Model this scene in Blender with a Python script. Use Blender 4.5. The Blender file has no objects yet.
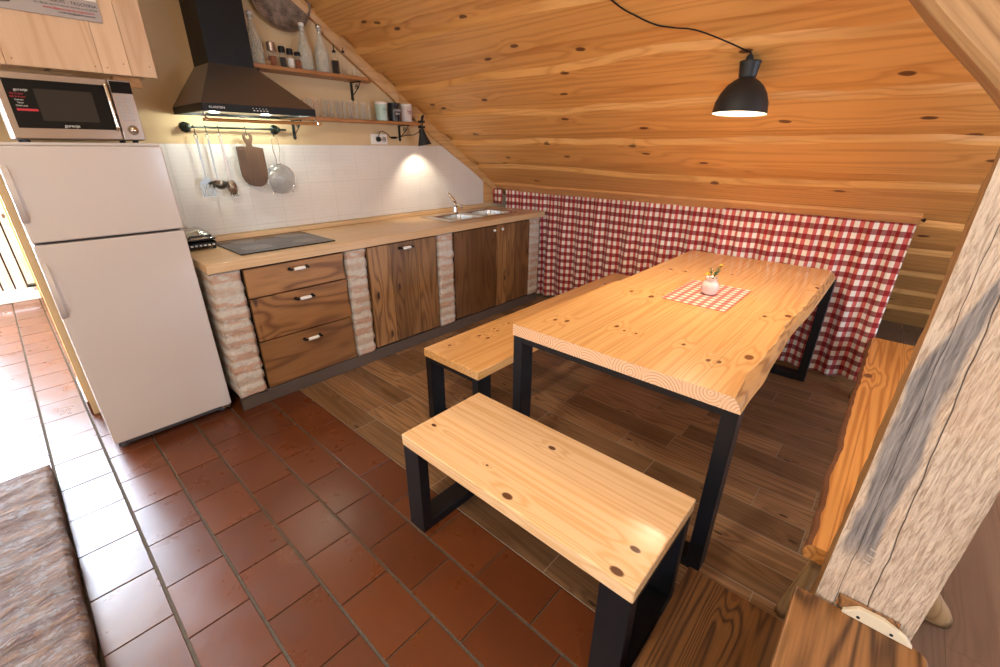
import bpy, bmesh, math, random
from mathutils import Vector, Matrix, noise
random.seed(7)
PI=math.pi
S=bpy.context.scene; COL=S.collection
V=Vector

# ---------------------------------------------------------------- node helper
class NT:
    def __init__(s,name):
        s.mat=bpy.data.materials.new(name); s.mat.use_nodes=True
        s.t=s.mat.node_tree; s.n=s.t.nodes; s.l=s.t.links
        s.bs=s.n['Principled BSDF']
    def put(s,sock,v):
        if isinstance(v,bpy.types.NodeSocket): s.l.new(v,sock)
        elif v is not None:
            try: sock.default_value=v
            except Exception:
                try: sock.default_value=(*v,1)
                except Exception: sock.default_value=(v,v,v)
    def m(s,op,a,b=None,c=None,clamp=False):
        n=s.n.new('ShaderNodeMath'); n.operation=op; n.use_clamp=clamp
        for i,x in enumerate((a,b,c)):
            if x is not None: s.put(n.inputs[i],x)
        return n.outputs[0]
    def vm(s,op,a,b=None):
        n=s.n.new('ShaderNodeVectorMath'); n.operation=op
        s.put(n.inputs[0],a)
        if b is not None: s.put(n.inputs[1],b)
        return n.outputs['Value'] if op in('LENGTH','DISTANCE','DOT_PRODUCT') else n.outputs[0]
    def obj(s): return s.n.new('ShaderNodeTexCoord').outputs['Object']
    def uv(s): return s.n.new('ShaderNodeTexCoord').outputs['UV']
    def geo(s,k): return s.n.new('ShaderNodeNewGeometry').outputs[k]
    def attr(s,k):
        n=s.n.new('ShaderNodeAttribute'); n.attribute_name=k; return n.outputs['Fac']
    def sep(s,v):
        n=s.n.new('ShaderNodeSeparateXYZ'); s.put(n.inputs[0],v); return n.outputs
    def comb(s,x,y,z):
        n=s.n.new('ShaderNodeCombineXYZ')
        for i,q in enumerate((x,y,z)): s.put(n.inputs[i],q)
        return n.outputs[0]
    def noise(s,v,scale=5,detail=2,rough=.5,dist=0,col=False):
        n=s.n.new('ShaderNodeTexNoise'); s.put(n.inputs['Vector'],v)
        n.inputs['Scale'].default_value=scale; n.inputs['Detail'].default_value=detail
        n.inputs['Roughness'].default_value=rough; n.inputs['Distortion'].default_value=dist
        return n.outputs['Color' if col else 0]
    def vor(s,v,scale=5,feat='F1',rnd=1.,out='Distance',d2=False):
        n=s.n.new('ShaderNodeTexVoronoi'); n.feature=feat; s.put(n.inputs['Vector'],v)
        n.inputs['Scale'].default_value=scale; n.inputs['Randomness'].default_value=rnd
        if d2: n.voronoi_dimensions='2D'
        return n.outputs[out]
    def mix(s,f,a,b,mode='MIX'):
        n=s.n.new('ShaderNodeMix'); n.data_type='RGBA'; n.blend_type=mode
        s.put(n.inputs[0],f)
        for k,q in ((6,a),(7,b)):
            if isinstance(q,bpy.types.NodeSocket): s.l.new(q,n.inputs[k])
            else: n.inputs[k].default_value=(q[0],q[1],q[2],1)
        return n.outputs[2]
    def ss(s,v,a,b,o0=0.,o1=1.):
        n=s.n.new('ShaderNodeMapRange'); n.interpolation_type='SMOOTHSTEP'
        s.put(n.inputs[0],v)
        for i,q in enumerate((a,b,o0,o1)): n.inputs[i+1].default_value=q
        return n.outputs[0]
    def bump(s,h,st=.3,d=.01):
        n=s.n.new('ShaderNodeBump'); s.put(n.inputs['Height'],h)
        n.inputs['Strength'].default_value=st; n.inputs['Distance'].default_value=d
        s.l.new(n.outputs[0],s.bs.inputs['Normal'])
    def fin(s,col=None,rough=None,metal=None,spec=None,coat=None):
        if col is not None:
            if isinstance(col,bpy.types.NodeSocket): s.l.new(col,s.bs.inputs['Base Color'])
            else: s.bs.inputs['Base Color'].default_value=(*col,1)
        if rough is not None: s.put(s.bs.inputs['Roughness'],rough)
        if metal is not None: s.bs.inputs['Metallic'].default_value=metal
        if spec is not None: s.bs.inputs['Specular IOR Level'].default_value=spec
        if coat: s.bs.inputs['Coat Weight'].default_value=coat; s.bs.inputs['Coat Roughness'].default_value=.12
        return s.mat

def plain(name,col,rough=.5,metal=0.,bumpy=0,bs=200,coat=None,vary=.06):
    q=NT(name); P=q.obj()
    n=q.noise(P,bs/10,3)
    c=q.mix(q.m('MULTIPLY',n,vary*4),col,tuple(x*.7 for x in col))
    if bumpy: q.bump(q.noise(P,bs,2),bumpy,.002)
    return q.fin(c,rough,metal,coat=coat)

def wood(name,light,dark,knot=(.09,.03,.01),axis='x',rough=.4,freq=42,knots=None,auto=.0,use_rnd=False,fine=.25,
         coat=None,vary=.25,across=5.,kdens=(2.2,4.5),contrast=.75,seed=0.,bumpst=.15,al=.55,tilt=0.):
    """pine / oak figure in object space; grain runs along `axis`"""
    q=NT(name); P=q.obj()
    if tilt:
        vr=q.n.new('ShaderNodeVectorRotate'); vr.rotation_type='X_AXIS'; q.put(vr.inputs['Vector'],P); vr.inputs['Angle'].default_value=-tilt; P=vr.outputs[0]
    if seed: P=q.vm('ADD',P,(seed,seed*.37,seed*.11))
    x,y,z=q.sep(P)[0:3]
    A,B,C_={'x':(x,y,z),'y':(y,x,z),'z':(z,x,y)}[axis]
    if use_rnd:
        r=q.attr('rnd')
        A=q.m('ADD',A,q.m('MULTIPLY',r,37.)); C_=q.m('ADD',C_,q.m('MULTIPLY',r,11.))
    vec=q.comb(q.m('MULTIPLY',A,al),q.m('MULTIPLY',B,across),q.m('MULTIPLY',C_,across))
    n1=q.noise(vec,1.,2.,.5,.15)
    km=None
    def addk(d,r0,r1,n1,km):
        n1=q.m('ADD',n1,q.m('MULTIPLY',q.ss(d,0.,r1,1.,0.),.075))
        k=q.ss(d,r0*.75,r0*1.15,1.,0.)
        return n1,(k if km is None else q.m('MAXIMUM',km,k))
    if knots:
        for (ka,kb,kr) in knots:
            if seed: ka+=0
            dx=q.m('MULTIPLY',q.m('SUBTRACT',A,ka+seed),.62); dy=q.m('SUBTRACT',B,kb+seed*.37)
            d=q.m('SQRT',q.m('ADD',q.m('MULTIPLY',dx,dx),q.m('MULTIPLY',dy,dy)))
            n1,km=addk(d,kr*.72,kr*4.5,n1,km)
    if auto>0:
        w=q.noise(q.comb(A,B,C_),9,1)
        v2=q.comb(q.m('MULTIPLY',A,kdens[0]),q.m('ADD',q.m('MULTIPLY',B,kdens[1]),q.m('MULTIPLY_ADD',w,.12,q.m('MULTIPLY',r,17.) if use_rnd else 0.)),0.)
        d=q.vor(v2,1.,rnd=.9,d2=True); c=q.vor(v2,1.,rnd=.9,out='Color',d2=True)
        keep=q.m('GREATER_THAN',q.sep(c)[0],1-auto)
        d2=q.m('ADD',d,q.m('SUBTRACT',1.,keep))
        n1,km=addk(d2,.055,.34,n1,km)
    rings=q.m('MULTIPLY_ADD',q.m('SINE',q.m('MULTIPLY',n1,freq*2)),.5,.5)
    rings=q.m('POWER',rings,2.2)
    fg=q.noise(q.comb(q.m('MULTIPLY',A,6.),q.m('MULTIPLY',B,170.),q.m('MULTIPLY',C_,170.)),1.,2)
    f=q.m('ADD',q.m('MULTIPLY',rings,contrast*.75),q.m('MULTIPLY',q.m('SUBTRACT',fg,.35),fine*2),clamp=True)
    col=q.mix(f,light,dark)
    big=q.noise(q.comb(q.m('MULTIPLY',A,1.5),q.m('MULTIPLY',B,4.),C_),1.3,1)
    if use_rnd: big=q.m('ADD',q.m('MULTIPLY',big,.4),q.m('MULTIPLY',r,.6))
    col=q.mix(q.m('MULTIPLY',q.ss(big,.2,.85),vary),col,tuple(d*.55 for d in dark),'MIX')
    if km is not None:
        col=q.mix(q.m('MULTIPLY',km,.92),col,knot)
    q.bump(q.m('ADD',q.m('MULTIPLY',f,-.5),fg),bumpst,.002)
    return q.fin(col,rough,coat=coat)

def glass(name,col=(.9,.92,.9),alpha=.22,bumpy=0):
    """thin clear glass: mostly see-through wall with real gloss"""
    q=NT(name)
    lw=q.n.new('ShaderNodeLayerWeight'); lw.inputs['Blend'].default_value=.5
    e=q.m('POWER',lw.outputs['Facing'],2.2)
    a=q.m('ADD',q.m('MULTIPLY',e,.62),alpha)
    if bumpy:
        v=q.vor(q.obj(),150); q.bump(v,bumpy,.003); a=q.m('ADD',a,q.ss(v,.35,.75,0.,.12))
    q.l.new(a,q.bs.inputs['Alpha'])
    return q.fin(col,.06,spec=.9)

def emit(name,col,st):
    q=NT(name); q.bs.inputs['Emission Color'].default_value=(*col,1); q.bs.inputs['Emission Strength'].default_value=st
    return q.fin(col,.5)

M={}
# pine of ceiling
M['ceil']=wood('ceiling_pine',(.83,.46,.155),(.62,.28,.075),knot=(.13,.04,.015),axis='y',auto=.7,use_rnd=True,kdens=(1.8,5.2),vary=.26,rough=.42,freq=40,across=6.,al=.2,contrast=.8)
M['trimpine']=wood('trim_pine',(.70,.42,.18),(.52,.26,.09),axis='x',rough=.45,freq=40,al=.3)
M['batten']=wood('batten_pine',(.84,.46,.19),(.68,.32,.11),axis='y',rough=.5)
TK=[(.921,-2.253,.014),(.898,-2.205,.012),(1.016,-2.447,.013),(.993,-2.493,.008),(.998,-2.544,.008),(1.024,-2.732,.011),(.946,-2.851,.012),(.958,-2.885,.012),
    (1.074,-2.955,.022),(1.512,-2.378,.02),(1.527,-2.259,.014),(2.132,-2.229,.016),(2.142,-2.317,.014),(2.273,-2.554,.013),(1.673,-2.967,.02),(1.593,-2.888,.014),(2.298,-2.993,.02)]
T0=(.675,-2.58); # table origin
M['table']=wood('table_pine',(.82,.49,.205),(.64,.31,.10),knot=(.18,.055,.018),axis='x',rough=.24,freq=52,
    knots=[(a-T0[0],b-T0[1],r) for a,b,r in TK],coat=.2,vary=.14,contrast=.8,al=.16,across=8.,fine=.3)
B0=(.375,-2.51)
BK=[(.285,-2.074,.011),(.486,-2.505,.014),(.193,-2.542,.018),(.256,-2.394,.006),(.281,-2.935,.014),(.185,-2.93,.018)]
M['bench']=wood('bench_pine',(.84,.57,.32),(.68,.38,.16),knot=(.07,.016,.007),axis='y',rough=.2,freq=46,
    knots=[(b-B0[1],a-B0[0],r) for a,b,r in BK],coat=.35,vary=.10,contrast=.8,al=.16,across=8.,fine=.3)
L0=(1.79,-1.68)
LK=[(.838,-1.55,.012),(1.045,-1.578,.012),(1.056,-1.638,.014),(1.186,-1.568,.008),(1.174,-1.606,.01),(1.316,-1.573,.01),(2.5,-1.58,.014)]
M['longbench']=wood('long_bench_pine',(.76,.43,.17),(.60,.29,.09),knot=(.16,.05,.02),axis='x',rough=.25,freq=50,
    knots=[(a-L0[0],b-L0[1],r) for a,b,r in LK],coat=.25,vary=.12,contrast=.8,al=.16,across=8.)
M['livebench']=wood('live_edge_bench_pine',(.72,.34,.10),(.42,.15,.035),knot=(.16,.05,.02),axis='x',rough=.35,auto=.5,freq=70,contrast=1.,vary=.15,kdens=(1.6,3.5),bumpst=.5,al=.14,across=7.)
def mk_end():
    q=NT('pine_end_grain'); x,y,z=q.sep(q.obj())[0:3]
    cell=q.m('DIVIDE',y,.128); fr=q.m('MULTIPLY',q.m('SUBTRACT',q.m('FRACT',cell),.5),.128)
    odd=q.m('FRACT',q.m('MULTIPLY',q.m('FLOOR',cell),.37))
    zz=q.m('SUBTRACT',z,q.m('MULTIPLY_ADD',odd,.10,.66)); fr=q.m('ADD',fr,q.m('MULTIPLY',q.m('SUBTRACT',odd,.5),.08))
    d=q.m('SQRT',q.m('ADD',q.m('MULTIPLY',fr,fr),q.m('MULTIPLY',zz,zz)))
    d=q.m('ADD',d,q.m('MULTIPLY',q.noise(q.obj(),30,2),.004))
    r=q.m('POWER',q.m('MULTIPLY_ADD',q.m('SINE',q.m('MULTIPLY',d,560.)),.5,.5),1.5)
    c=q.mix(r,(.76,.50,.31),(.56,.29,.15)); c=q.mix(q.ss(q.noise(q.obj(),20,2),.5,.7),c,(.70,.42,.24))
    return q.fin(c,.6)
M['end']=mk_end()
M['liveside']=wood('waney_edge',(.62,.33,.12),(.28,.11,.03),axis='x',rough=.5,freq=40,contrast=1.,al=1.2,across=9,bumpst=.6)
M['bark']=plain('bark_brown',(.20,.075,.03),.8,bumpy=.8,bs=60,vary=.25)
M['counter']=wood('worktop_wood',(.72,.49,.28),(.60,.37,.18),axis='x',rough=.33,freq=40,contrast=.6,vary=.14,across=9,coat=.12,al=.3)
M['rustic']=wood('rustic_walnut',(.40,.21,.082),(.14,.058,.02),knot=(.03,.012,.008),axis='z',rough=.42,auto=.6,freq=38,contrast=.9,vary=.85,use_rnd=True,kdens=(1.8,5),fine=.4,al=.6,across=5.)
M['rustich']=wood('rustic_walnut_drawer',(.42,.20,.07),(.16,.062,.02),knot=(.05,.018,.008),axis='x',rough=.42,auto=.85,freq=26,contrast=.95,vary=.5,use_rnd=True,kdens=(2.6,6),fine=.5,al=.9,across=4.)
M['stair']=wood('dark_oak_tread',(.165,.07,.02),(.04,.016,.007),axis='x',rough=.45,freq=110,contrast=1.1,vary=.2,fine=.45,coat=.08,auto=.3,al=.22,across=6.)
M['stair2']=wood('oak_tread',(.33,.15,.05),(.07,.028,.010),axis='x',rough=.45,freq=80,contrast=1.1,vary=.12,fine=.45,seed=3.3,al=.45,across=4.5)
M['brace']=wood('brace_wood',(.46,.255,.105),(.25,.115,.035),knot=(.08,.03,.015),axis='y',tilt=math.radians(47.2),rough=.6,freq=60,contrast=.85,fine=.8,auto=.3,al=.10,across=8.,vary=.3,bumpst=.5)
M['sidebrown']=wood('brown_post_side',(.32,.16,.05),(.16,.07,.02),axis='z',rough=.6,freq=40)
M['shelf']=wood('shelf_wood',(.46,.2,.06),(.3,.11,.03),axis='x',rough=.4)
M['cab']=wood('cabinet_pine',(.76,.54,.37),(.62,.38,.22),knot=(.12,.06,.03),axis='z',rough=.5,auto=.6,use_rnd=True,freq=36,vary=.3,across=5,al=.7)
M['board']=wood('dark_board',(.135,.065,.03),(.055,.022,.01),axis='z',rough=.5,freq=80,auto=.3)
M['plank']=wood('gate_plank',(.80,.72,.64),(.60,.46,.34),axis='z',rough=.55,use_rnd=True,auto=.3)
M['knee']=M['ceil']
M['lightwood']=plain('pale_bracket_wood',(.72,.62,.46),.5)
M['log']=wood('log_wood',(.42,.27,.13),(.22,.12,.05),axis='z',rough=.6)

M['black']=plain('black_steel',(.007,.007,.009),.42,bumpy=.05); M['black'].node_tree.nodes['Principled BSDF'].inputs['Specular IOR Level'].default_value=.3
M['iron']=plain('wrought_iron',(.012,.02,.015),.35,metal=.3)
M['blackgloss']=plain('black_gloss',(.006,.006,.008),.1,vary=0); M['blackgloss'].node_tree.nodes['Principled BSDF'].inputs['Specular IOR Level'].default_value=.22
M['hood']=plain('hood_black_steel',(.27,.255,.245),.36,metal=.85)
M['chimney']=plain('chimney_black',(.006,.006,.006),.45); M['chimney'].node_tree.nodes['Principled BSDF'].inputs['Specular IOR Level'].default_value=.25
M['lampblack']=plain('lamp_matt_black',(.012,.015,.018),.5)
M['lampwhite']=plain('lamp_inner_white',(.9,.88,.84),.5)
M['utensil']=plain('utensil_steel',(.22,.205,.19),.3,metal=1,vary=.05)
M['steel']=plain('brushed_steel',(.62,.6,.57),.24,metal=1,vary=.03)
M['steeld']=plain('dark_steel',(.35,.33,.31),.3,metal=1,vary=.05)
M['chrome']=plain('chrome',(.8,.8,.8),.08,metal=1,vary=0)
M['coppery']=plain('warm_steel',(.40,.31,.26),.32,metal=.9,vary=.03)
M['brass']=plain('brass',(.5,.28,.10),.3,metal=.7)
M['fridge']=plain('fridge_enamel',(.62,.565,.555),.18,coat=.25,vary=.01)
M['fridged']=plain('fridge_gap_grey',(.10,.10,.11),.5)
M['gasket']=plain('gasket_brown',(.06,.05,.045),.6)
M['white']=plain('white_plastic',(.8,.78,.75),.3,vary=.02)
M['porcelain']=plain('white_porcelain',(.85,.83,.8),.12,vary=.02)
M['grey']=plain('grey_sign_board',(.42,.38,.38),.5,vary=.02)
M['red']=plain('red_print',(.6,.02,.04),.5)
M['ink']=plain('dark_print',(.05,.04,.05),.5)
M['whiteink']=plain('white_print',(.8,.8,.8),.5)
M['glass']=glass('clear_glass',alpha=.015)
M['embossed']=glass('embossed_glass',(.78,.78,.68),.24,bumpy=.9)
M['liquid']=plain('dark_vinegar',(.012,.006,.005),.1)
M['cork']=plain('cork',(.35,.2,.1),.8)
M['spice1']=plain('pepper',(.03,.02,.015),.8,bumpy=.5)
M['spice2']=plain('salt',(.75,.6,.45),.8,bumpy=.3)
M['spice3']=plain('chilli',(.25,.07,.02),.8,bumpy=.5)
M['mint']=plain('mint_enamel',(.5,.68,.62),.25)
M['canblack']=plain('black_tin',(.015,.018,.025),.25)
M['canpink']=plain('pale_pink_tin',(.72,.62,.6),.3)
M['leaf']=plain('green_leaf',(.10,.17,.045),.5,vary=.15)
M['petal']=plain('yellow_petal',(.8,.48,.03),.5)
M['vase']=plain('pinkish_ceramic',(.84,.70,.66),.2,vary=.12)
M['screw']=plain('black_screw',(.02,.02,.02),.4,metal=.5)
M['plinth']=plain('plinth_grey_brown',(.10,.075,.062),.3,vary=.1)
M['terra']=plain('terracotta_skirting',(.16,.05,.03),.4)
M['yellowwall']=plain('ochre_wall',(.62,.36,.10),.7,bumpy=.1)

def mk_wall():
    q=NT('cream_plaster'); P=q.obj(); n=q.noise(P,1.6,3)
    c=q.mix(n,(.72,.545,.33),(.62,.44,.24)); q.bump(q.noise(P,40,4),.12,.004)
    return q.fin(c,.75)
M['wall']=mk_wall()
def mk_tilewall():
    q=NT('backsplash_tile'); x,y,z=q.sep(q.obj())[0:3]
    def line(a,p,w,off=0.):
        f=q.m('FRACT',q.m('DIVIDE',q.m('ADD',a,off),p)); d=q.m('ABSOLUTE',q.m('SUBTRACT',f,.5))
        return q.ss(d,.5-w/p,.5,0.,1.)
    # small mosaic weave of each tile plus tile joints 20 x 25
    big=q.m('MAXIMUM',line(x,.20,.0022,.09),line(z,.25,.0022,.025))
    wob=q.noise(q.comb(q.m('MULTIPLY',x,8.),0.,q.m('MULTIPLY',z,60.)),1.,2)
    sm=q.m('MAXIMUM',q.m('MULTIPLY',line(x,.0143,.0016),q.ss(wob,.3,.6)),line(z,.025,.0016))
    n=q.noise(q.comb(q.m('MULTIPLY',x,90.),0.,q.m('MULTIPLY',z,12.)),1.,3)
    c=q.mix(q.m('MULTIPLY',n,.35),(.80,.76,.72),(.62,.56,.52))
    c=q.mix(q.m('MULTIPLY',sm,.28),c,(.5,.45,.42)); c=q.mix(q.m('MULTIPLY',big,.35),c,(.42,.38,.35))
    q.bump(q.m('ADD',q.m('MULTIPLY',big,-1.),q.m('MULTIPLY',sm,-.5)),.35,.002)
    return q.fin(c,.28)
M['tilewall']=mk_tilewall()
def mk_terracotta():
    q=NT('terracotta_tile'); P=q.obj(); r=q.attr('rnd')
    n=q.noise(q.vm('ADD',P,q.comb(q.m('MULTIPLY',r,31.),0.,0.)),7,4,.6)
    c=q.mix(n,(.118,.030,.008),(.062,.016,.005)); c=q.mix(q.m('MULTIPLY',r,.45),c,(.155,.042,.012))
    sp=q.ss(q.vor(P,38),.0,.06,1.,0.); c=q.mix(q.m('MULTIPLY',sp,.5),c,(.03,.01,.008))
    q.bump(q.m('ADD',q.noise(P,16,3),q.m('MULTIPLY',q.noise(P,90,2),.25)),.14,.004)
    return q.fin(c,q.ss(n,.2,.8,.25,.36),spec=.55)
M['terracotta']=mk_terracotta()
def mk_grout():
    q=NT('grout'); P=q.obj(); c=q.mix(q.noise(P,60,3),(.13,.105,.08),(.07,.06,.05)); q.bump(q.noise(P,120,2),.5,.004)
    return q.fin(c,.95,spec=.08)
M['grout']=mk_grout()
M['joint']=plain('pale_joint',(.36,.29,.23),.8)
M['woodtile']=wood('wood_look_tile',(.36,.20,.095),(.14,.07,.03),knot=(.04,.02,.01),axis='y',rough=.36,use_rnd=True,auto=.35,freq=60,contrast=.85,vary=.6,across=6,kdens=(3.,8.),al=.4)
M['laminate']=wood('laminate_floor',(.25,.155,.105),(.16,.092,.062),knot=(.08,.05,.035),axis='x',rough=.4,use_rnd=True,auto=.25,freq=60,contrast=.5,vary=.3,al=.3)

def mk_brick():
    q=NT('whitewashed_brick'); P=q.obj(); x,y,z=q.sep(P)[0:3]
    w=q.noise(P,9,3,.6); zz=q.m('ADD',z,q.m('MULTIPLY',w,.03))
    f=q.m('ABSOLUTE',q.m('SUBTRACT',q.m('FRACT',q.m('DIVIDE',zz,.078)),.5))
    br=q.ss(f,.22,.40,1.,0.)
    n=q.noise(q.comb(q.m('MULTIPLY',x,12.),q.m('MULTIPLY',y,12.),q.m('MULTIPLY',z,34.)),1.,4,.65)
    rid=q.noise(q.comb(0.,0.,q.m('FLOOR',q.m('DIVIDE',zz,.078))),3.7,0)
    bc=q.mix(n,(.46,.23,.15),(.60,.41,.30)); bc=q.mix(q.ss(rid,.4,.65),bc,(.55,.42,.33))
    mo=q.mix(q.noise(P,45,4),(.72,.67,.60),(.46,.41,.36))
    f2=q.m('MULTIPLY',br,q.ss(n,.38,.52,0.,.95))
    c=q.mix(f2,mo,bc)
    dk=q.ss(q.noise(P,30,4,.7),.56,.75); c=q.mix(q.m('MULTIPLY',dk,.4),c,(.24,.16,.12))
    q.bump(q.m('ADD',q.noise(P,55,5,.7),q.m('MULTIPLY',n,.8)),.9,.008)
    return q.fin(c,.85)
M['brick']=mk_brick()
def mk_hearth():
    q=NT('old_red_stone'); P=q.obj(); x,y,z=q.sep(P)[0:3]
    yy=q.m('ADD',y,q.m('MULTIPLY',q.noise(P,5,3),.09))
    s=q.comb(q.m('MULTIPLY',x,10.),q.m('MULTIPLY',yy,34.),q.m('MULTIPLY',z,20.))
    n=q.noise(s,1.,6,.72,.5); n2=q.noise(P,22,5,.7); n3=q.noise(s,.45,3,.6)
    c=q.mix(q.ss(n3,.35,.65),(.09,.028,.012),(.13,.075,.05)); c=q.mix(q.ss(n,.42,.62),c,(.21,.105,.05))
    c=q.mix(q.ss(n2,.5,.62),c,(.19,.145,.125)); c=q.mix(q.ss(n,.33,.42,1.,0.),c,(.05,.026,.018))
    q.bump(q.m('ADD',q.m('MULTIPLY',n,1.4),q.m('MULTIPLY',n2,.8)),1.,.02)
    return q.fin(c,.7)
M['hearth']=mk_hearth()
def mk_post():
    q=NT('hewn_post_timber'); P=q.obj(); x,y,z=q.sep(P)[0:3]
    # object space: y across face, z up (origin at post foot)
    st=q.comb(q.m('MULTIPLY',x,70.),q.m('ADD',q.m('MULTIPLY',y,150.),q.m('MULTIPLY',z,8.)),q.m('MULTIPLY',z,19.))
    n=q.noise(st,1.,4,.75,.6); chips=q.vor(st,.9,'DISTANCE_TO_EDGE')
    c=q.mix(q.ss(n,.30,.62),(.33,.225,.155),(.62,.485,.37)); c=q.mix(q.ss(q.noise(P,5,3),.45,.75,0.,.3),c,(.60,.38,.22))
    # weathered grey-blue patch running down the middle
    yc=q.m('ADD',q.m('MULTIPLY',z,.004),-.040)
    w=q.noise(q.comb(0.,q.m('MULTIPLY',y,12.),q.m('MULTIPLY',z,5.)),1.,3)
    d=q.m('ABSOLUTE',q.m('SUBTRACT',y,yc)); d=q.m('ADD',d,q.m('MULTIPLY',q.m('SUBTRACT',w,.5),.06))
    hi=q.ss(q.m('ADD',q.m('ADD',z,q.m('MULTIPLY',y,4.)),q.m('MULTIPLY',q.m('SUBTRACT',w,.5),.1)),1.0,1.04,1.,0.); lo=q.ss(z,.50,.60,0.,1.)
    pt=q.m('MULTIPLY',q.m('MULTIPLY',q.ss(q.m('SUBTRACT',d,q.m('MULTIPLY',z,.012)),.016,.026,1.,0.),hi),lo)
    gr=q.noise(q.comb(q.m('MULTIPLY',x,60.),q.m('MULTIPLY',y,120.),q.m('MULTIPLY',z,5.)),1.,4,.7)
    gc=q.mix(q.ss(gr,.3,.7),(.10,.085,.08),(.33,.285,.26)); c=q.mix(pt,c,gc)
    crk=None
    for (y0,sl,wd) in ((-.110,.030,.0011),(-.040,.006,.0006)):
        wv=q.m('MULTIPLY',q.m('SUBTRACT',q.noise(q.comb(0.,0.,z),6,2),.5),.02)
        dd=q.m('ABSOLUTE',q.m('SUBTRACT',q.m('ADD',y,wv),q.m('ADD',q.m('MULTIPLY',z,sl),y0)))
        k=q.ss(dd,wd*.5,wd*1.6,1.,0.); crk=k if crk is None else q.m('MAXIMUM',crk,k)
    c=q.mix(q.m('MULTIPLY',crk,.9),c,(.03,.02,.015))
    h=q.m('SUBTRACT',q.m('ADD',n,q.m('MULTIPLY',q.ss(chips,0.,.25),.6)),q.m('MULTIPLY',crk,1.5))
    q.bump(h,.5,.005)
    return q.fin(c,.75)
M['post']=mk_post()
def mk_gingham(name,scale=.0355,wh=(.84,.78,.72),hz=(.31,.11,.105),vt=(.58,.12,.11),rd=(.26,.005,.011)):
    q=NT(name); u,v,_=q.sep(q.uv())[0:3]
    def par(a):
        f=q.m('FRACT',q.m('DIVIDE',a,scale*2)); return q.m('MULTIPLY',q.ss(f,.0,.03),q.ss(f,.48,.51,1.,0.))
    a=par(u); b=par(v)
    th=q.m('MULTIPLY_ADD',q.m('SINE',q.m('MULTIPLY',q.m('ADD',u,v),2600.)),.04,0.)
    c=q.mix(a,q.mix(b,wh,hz),q.mix(b,vt,rd))
    q.bump(q.noise(q.uv(),700,2),.15,.001)
    q.bs.inputs['Sheen Weight'].default_value=.2
    return q.fin(c,.85)
M['gingham']=mk_gingham('gingham_cloth')
M['gingham2']=mk_gingham('gingham_mat',.0215,wh=(.82,.68,.55),hz=(.62,.2,.13),vt=(.62,.2,.13),rd=(.5,.045,.035))
def mk_mesh():
    q=NT('wire_gauze'); x,y,z=q.sep(q.obj())[0:3]
    f=lambda a:q.m('GREATER_THAN',q.m('ABSOLUTE',q.m('SUBTRACT',q.m('FRACT',q.m('DIVIDE',a,.0035)),.5)),.40)
    al=q.m('MAXIMUM',f(x),f(z)); q.l.new(al,q.bs.inputs['Alpha'])
    return q.fin((.4,.39,.37),.4,.8)
M['gauze']=mk_mesh()
def mk_pan():
    q=NT('old_tin_sieve'); P=q.obj(); n=q.noise(P,14,5,.7)
    c=q.mix(q.ss(n,.3,.7),(.13,.10,.08),(.36,.29,.23)); 
    x,y,z=q.sep(P)[0:3]; d=q.vor(P,70,rnd=.15)
    c=q.mix(q.ss(d,.15,.3,.7,0.),c,(.05,.035,.03)); q.bump(d,.4,.003)
    return q.fin(c,.5,.6)
M['pan']=mk_pan()
M['hoodlamp']=emit('hood_lamp',(.95,1,.85),9)
M['bulb']=emit('warm_bulb',(1,.82,.55),42)
M['bulb2']=emit('clamp_bulb',(1,.86,.62),16)
M['ceilbulb']=emit('ceiling_bulb',(1,.85,.62),5)

# ---------------------------------------------------------------- geometry helpers
def B(): return bmesh.new()
def box(bm,x0,x1,y0,y1,z0,z1,rot=None,piv=None):
    x0,x1=sorted((x0,x1)); y0,y1=sorted((y0,y1)); z0,z1=sorted((z0,z1))
    vs=[bm.verts.new((x,y,z)) for z in(z0,z1) for y in(y0,y1) for x in(x0,x1)]
    fs=[bm.faces.new([vs[i] for i in f]) for f in((0,2,3,1),(4,5,7,6),(0,1,5,4),(2,6,7,3),(0,4,6,2),(1,3,7,5))]
    if rot is not None:
        p=V(piv) if piv is not None else V(((x0+x1)/2,(y0+y1)/2,(z0+z1)/2))
        for v in vs: v.co=p+rot@(v.co-p)
    return fs
def tube(bm,pts,r,seg=10,cap=True,closed=False):
    pts=[V(p) for p in pts]; n=len(pts); rs=r if isinstance(r,(list,tuple)) else [r]*n
    rings=[]; up=None
    for i,p in enumerate(pts):
        if closed: t=(pts[(i+1)%n]-pts[i-1])
        else: t=pts[min(i+1,n-1)]-pts[max(i-1,0)]
        t.normalize()
        if up is None:
            up=V((0,0,1)) if abs(t.z)<.9 else V((1,0,0))
        a=t.cross(up); 
        if a.length<1e-5: a=t.cross(V((0,1,0)))
        a.normalize(); b=a.cross(t); up=b
        rings.append([bm.verts.new(p+a*math.cos(2*PI*k/seg)*rs[i]+b*math.sin(2*PI*k/seg)*rs[i]) for k in range(seg)])
    for i in range(n if closed else n-1):
        A_,B_=rings[i],rings[(i+1)%n]
        for k in range(seg): bm.faces.new((A_[k],A_[(k+1)%seg],B_[(k+1)%seg],B_[k]))
    if cap and not closed:
        bm.faces.new(rings[0][::-1]); bm.faces.new(rings[-1])
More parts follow.
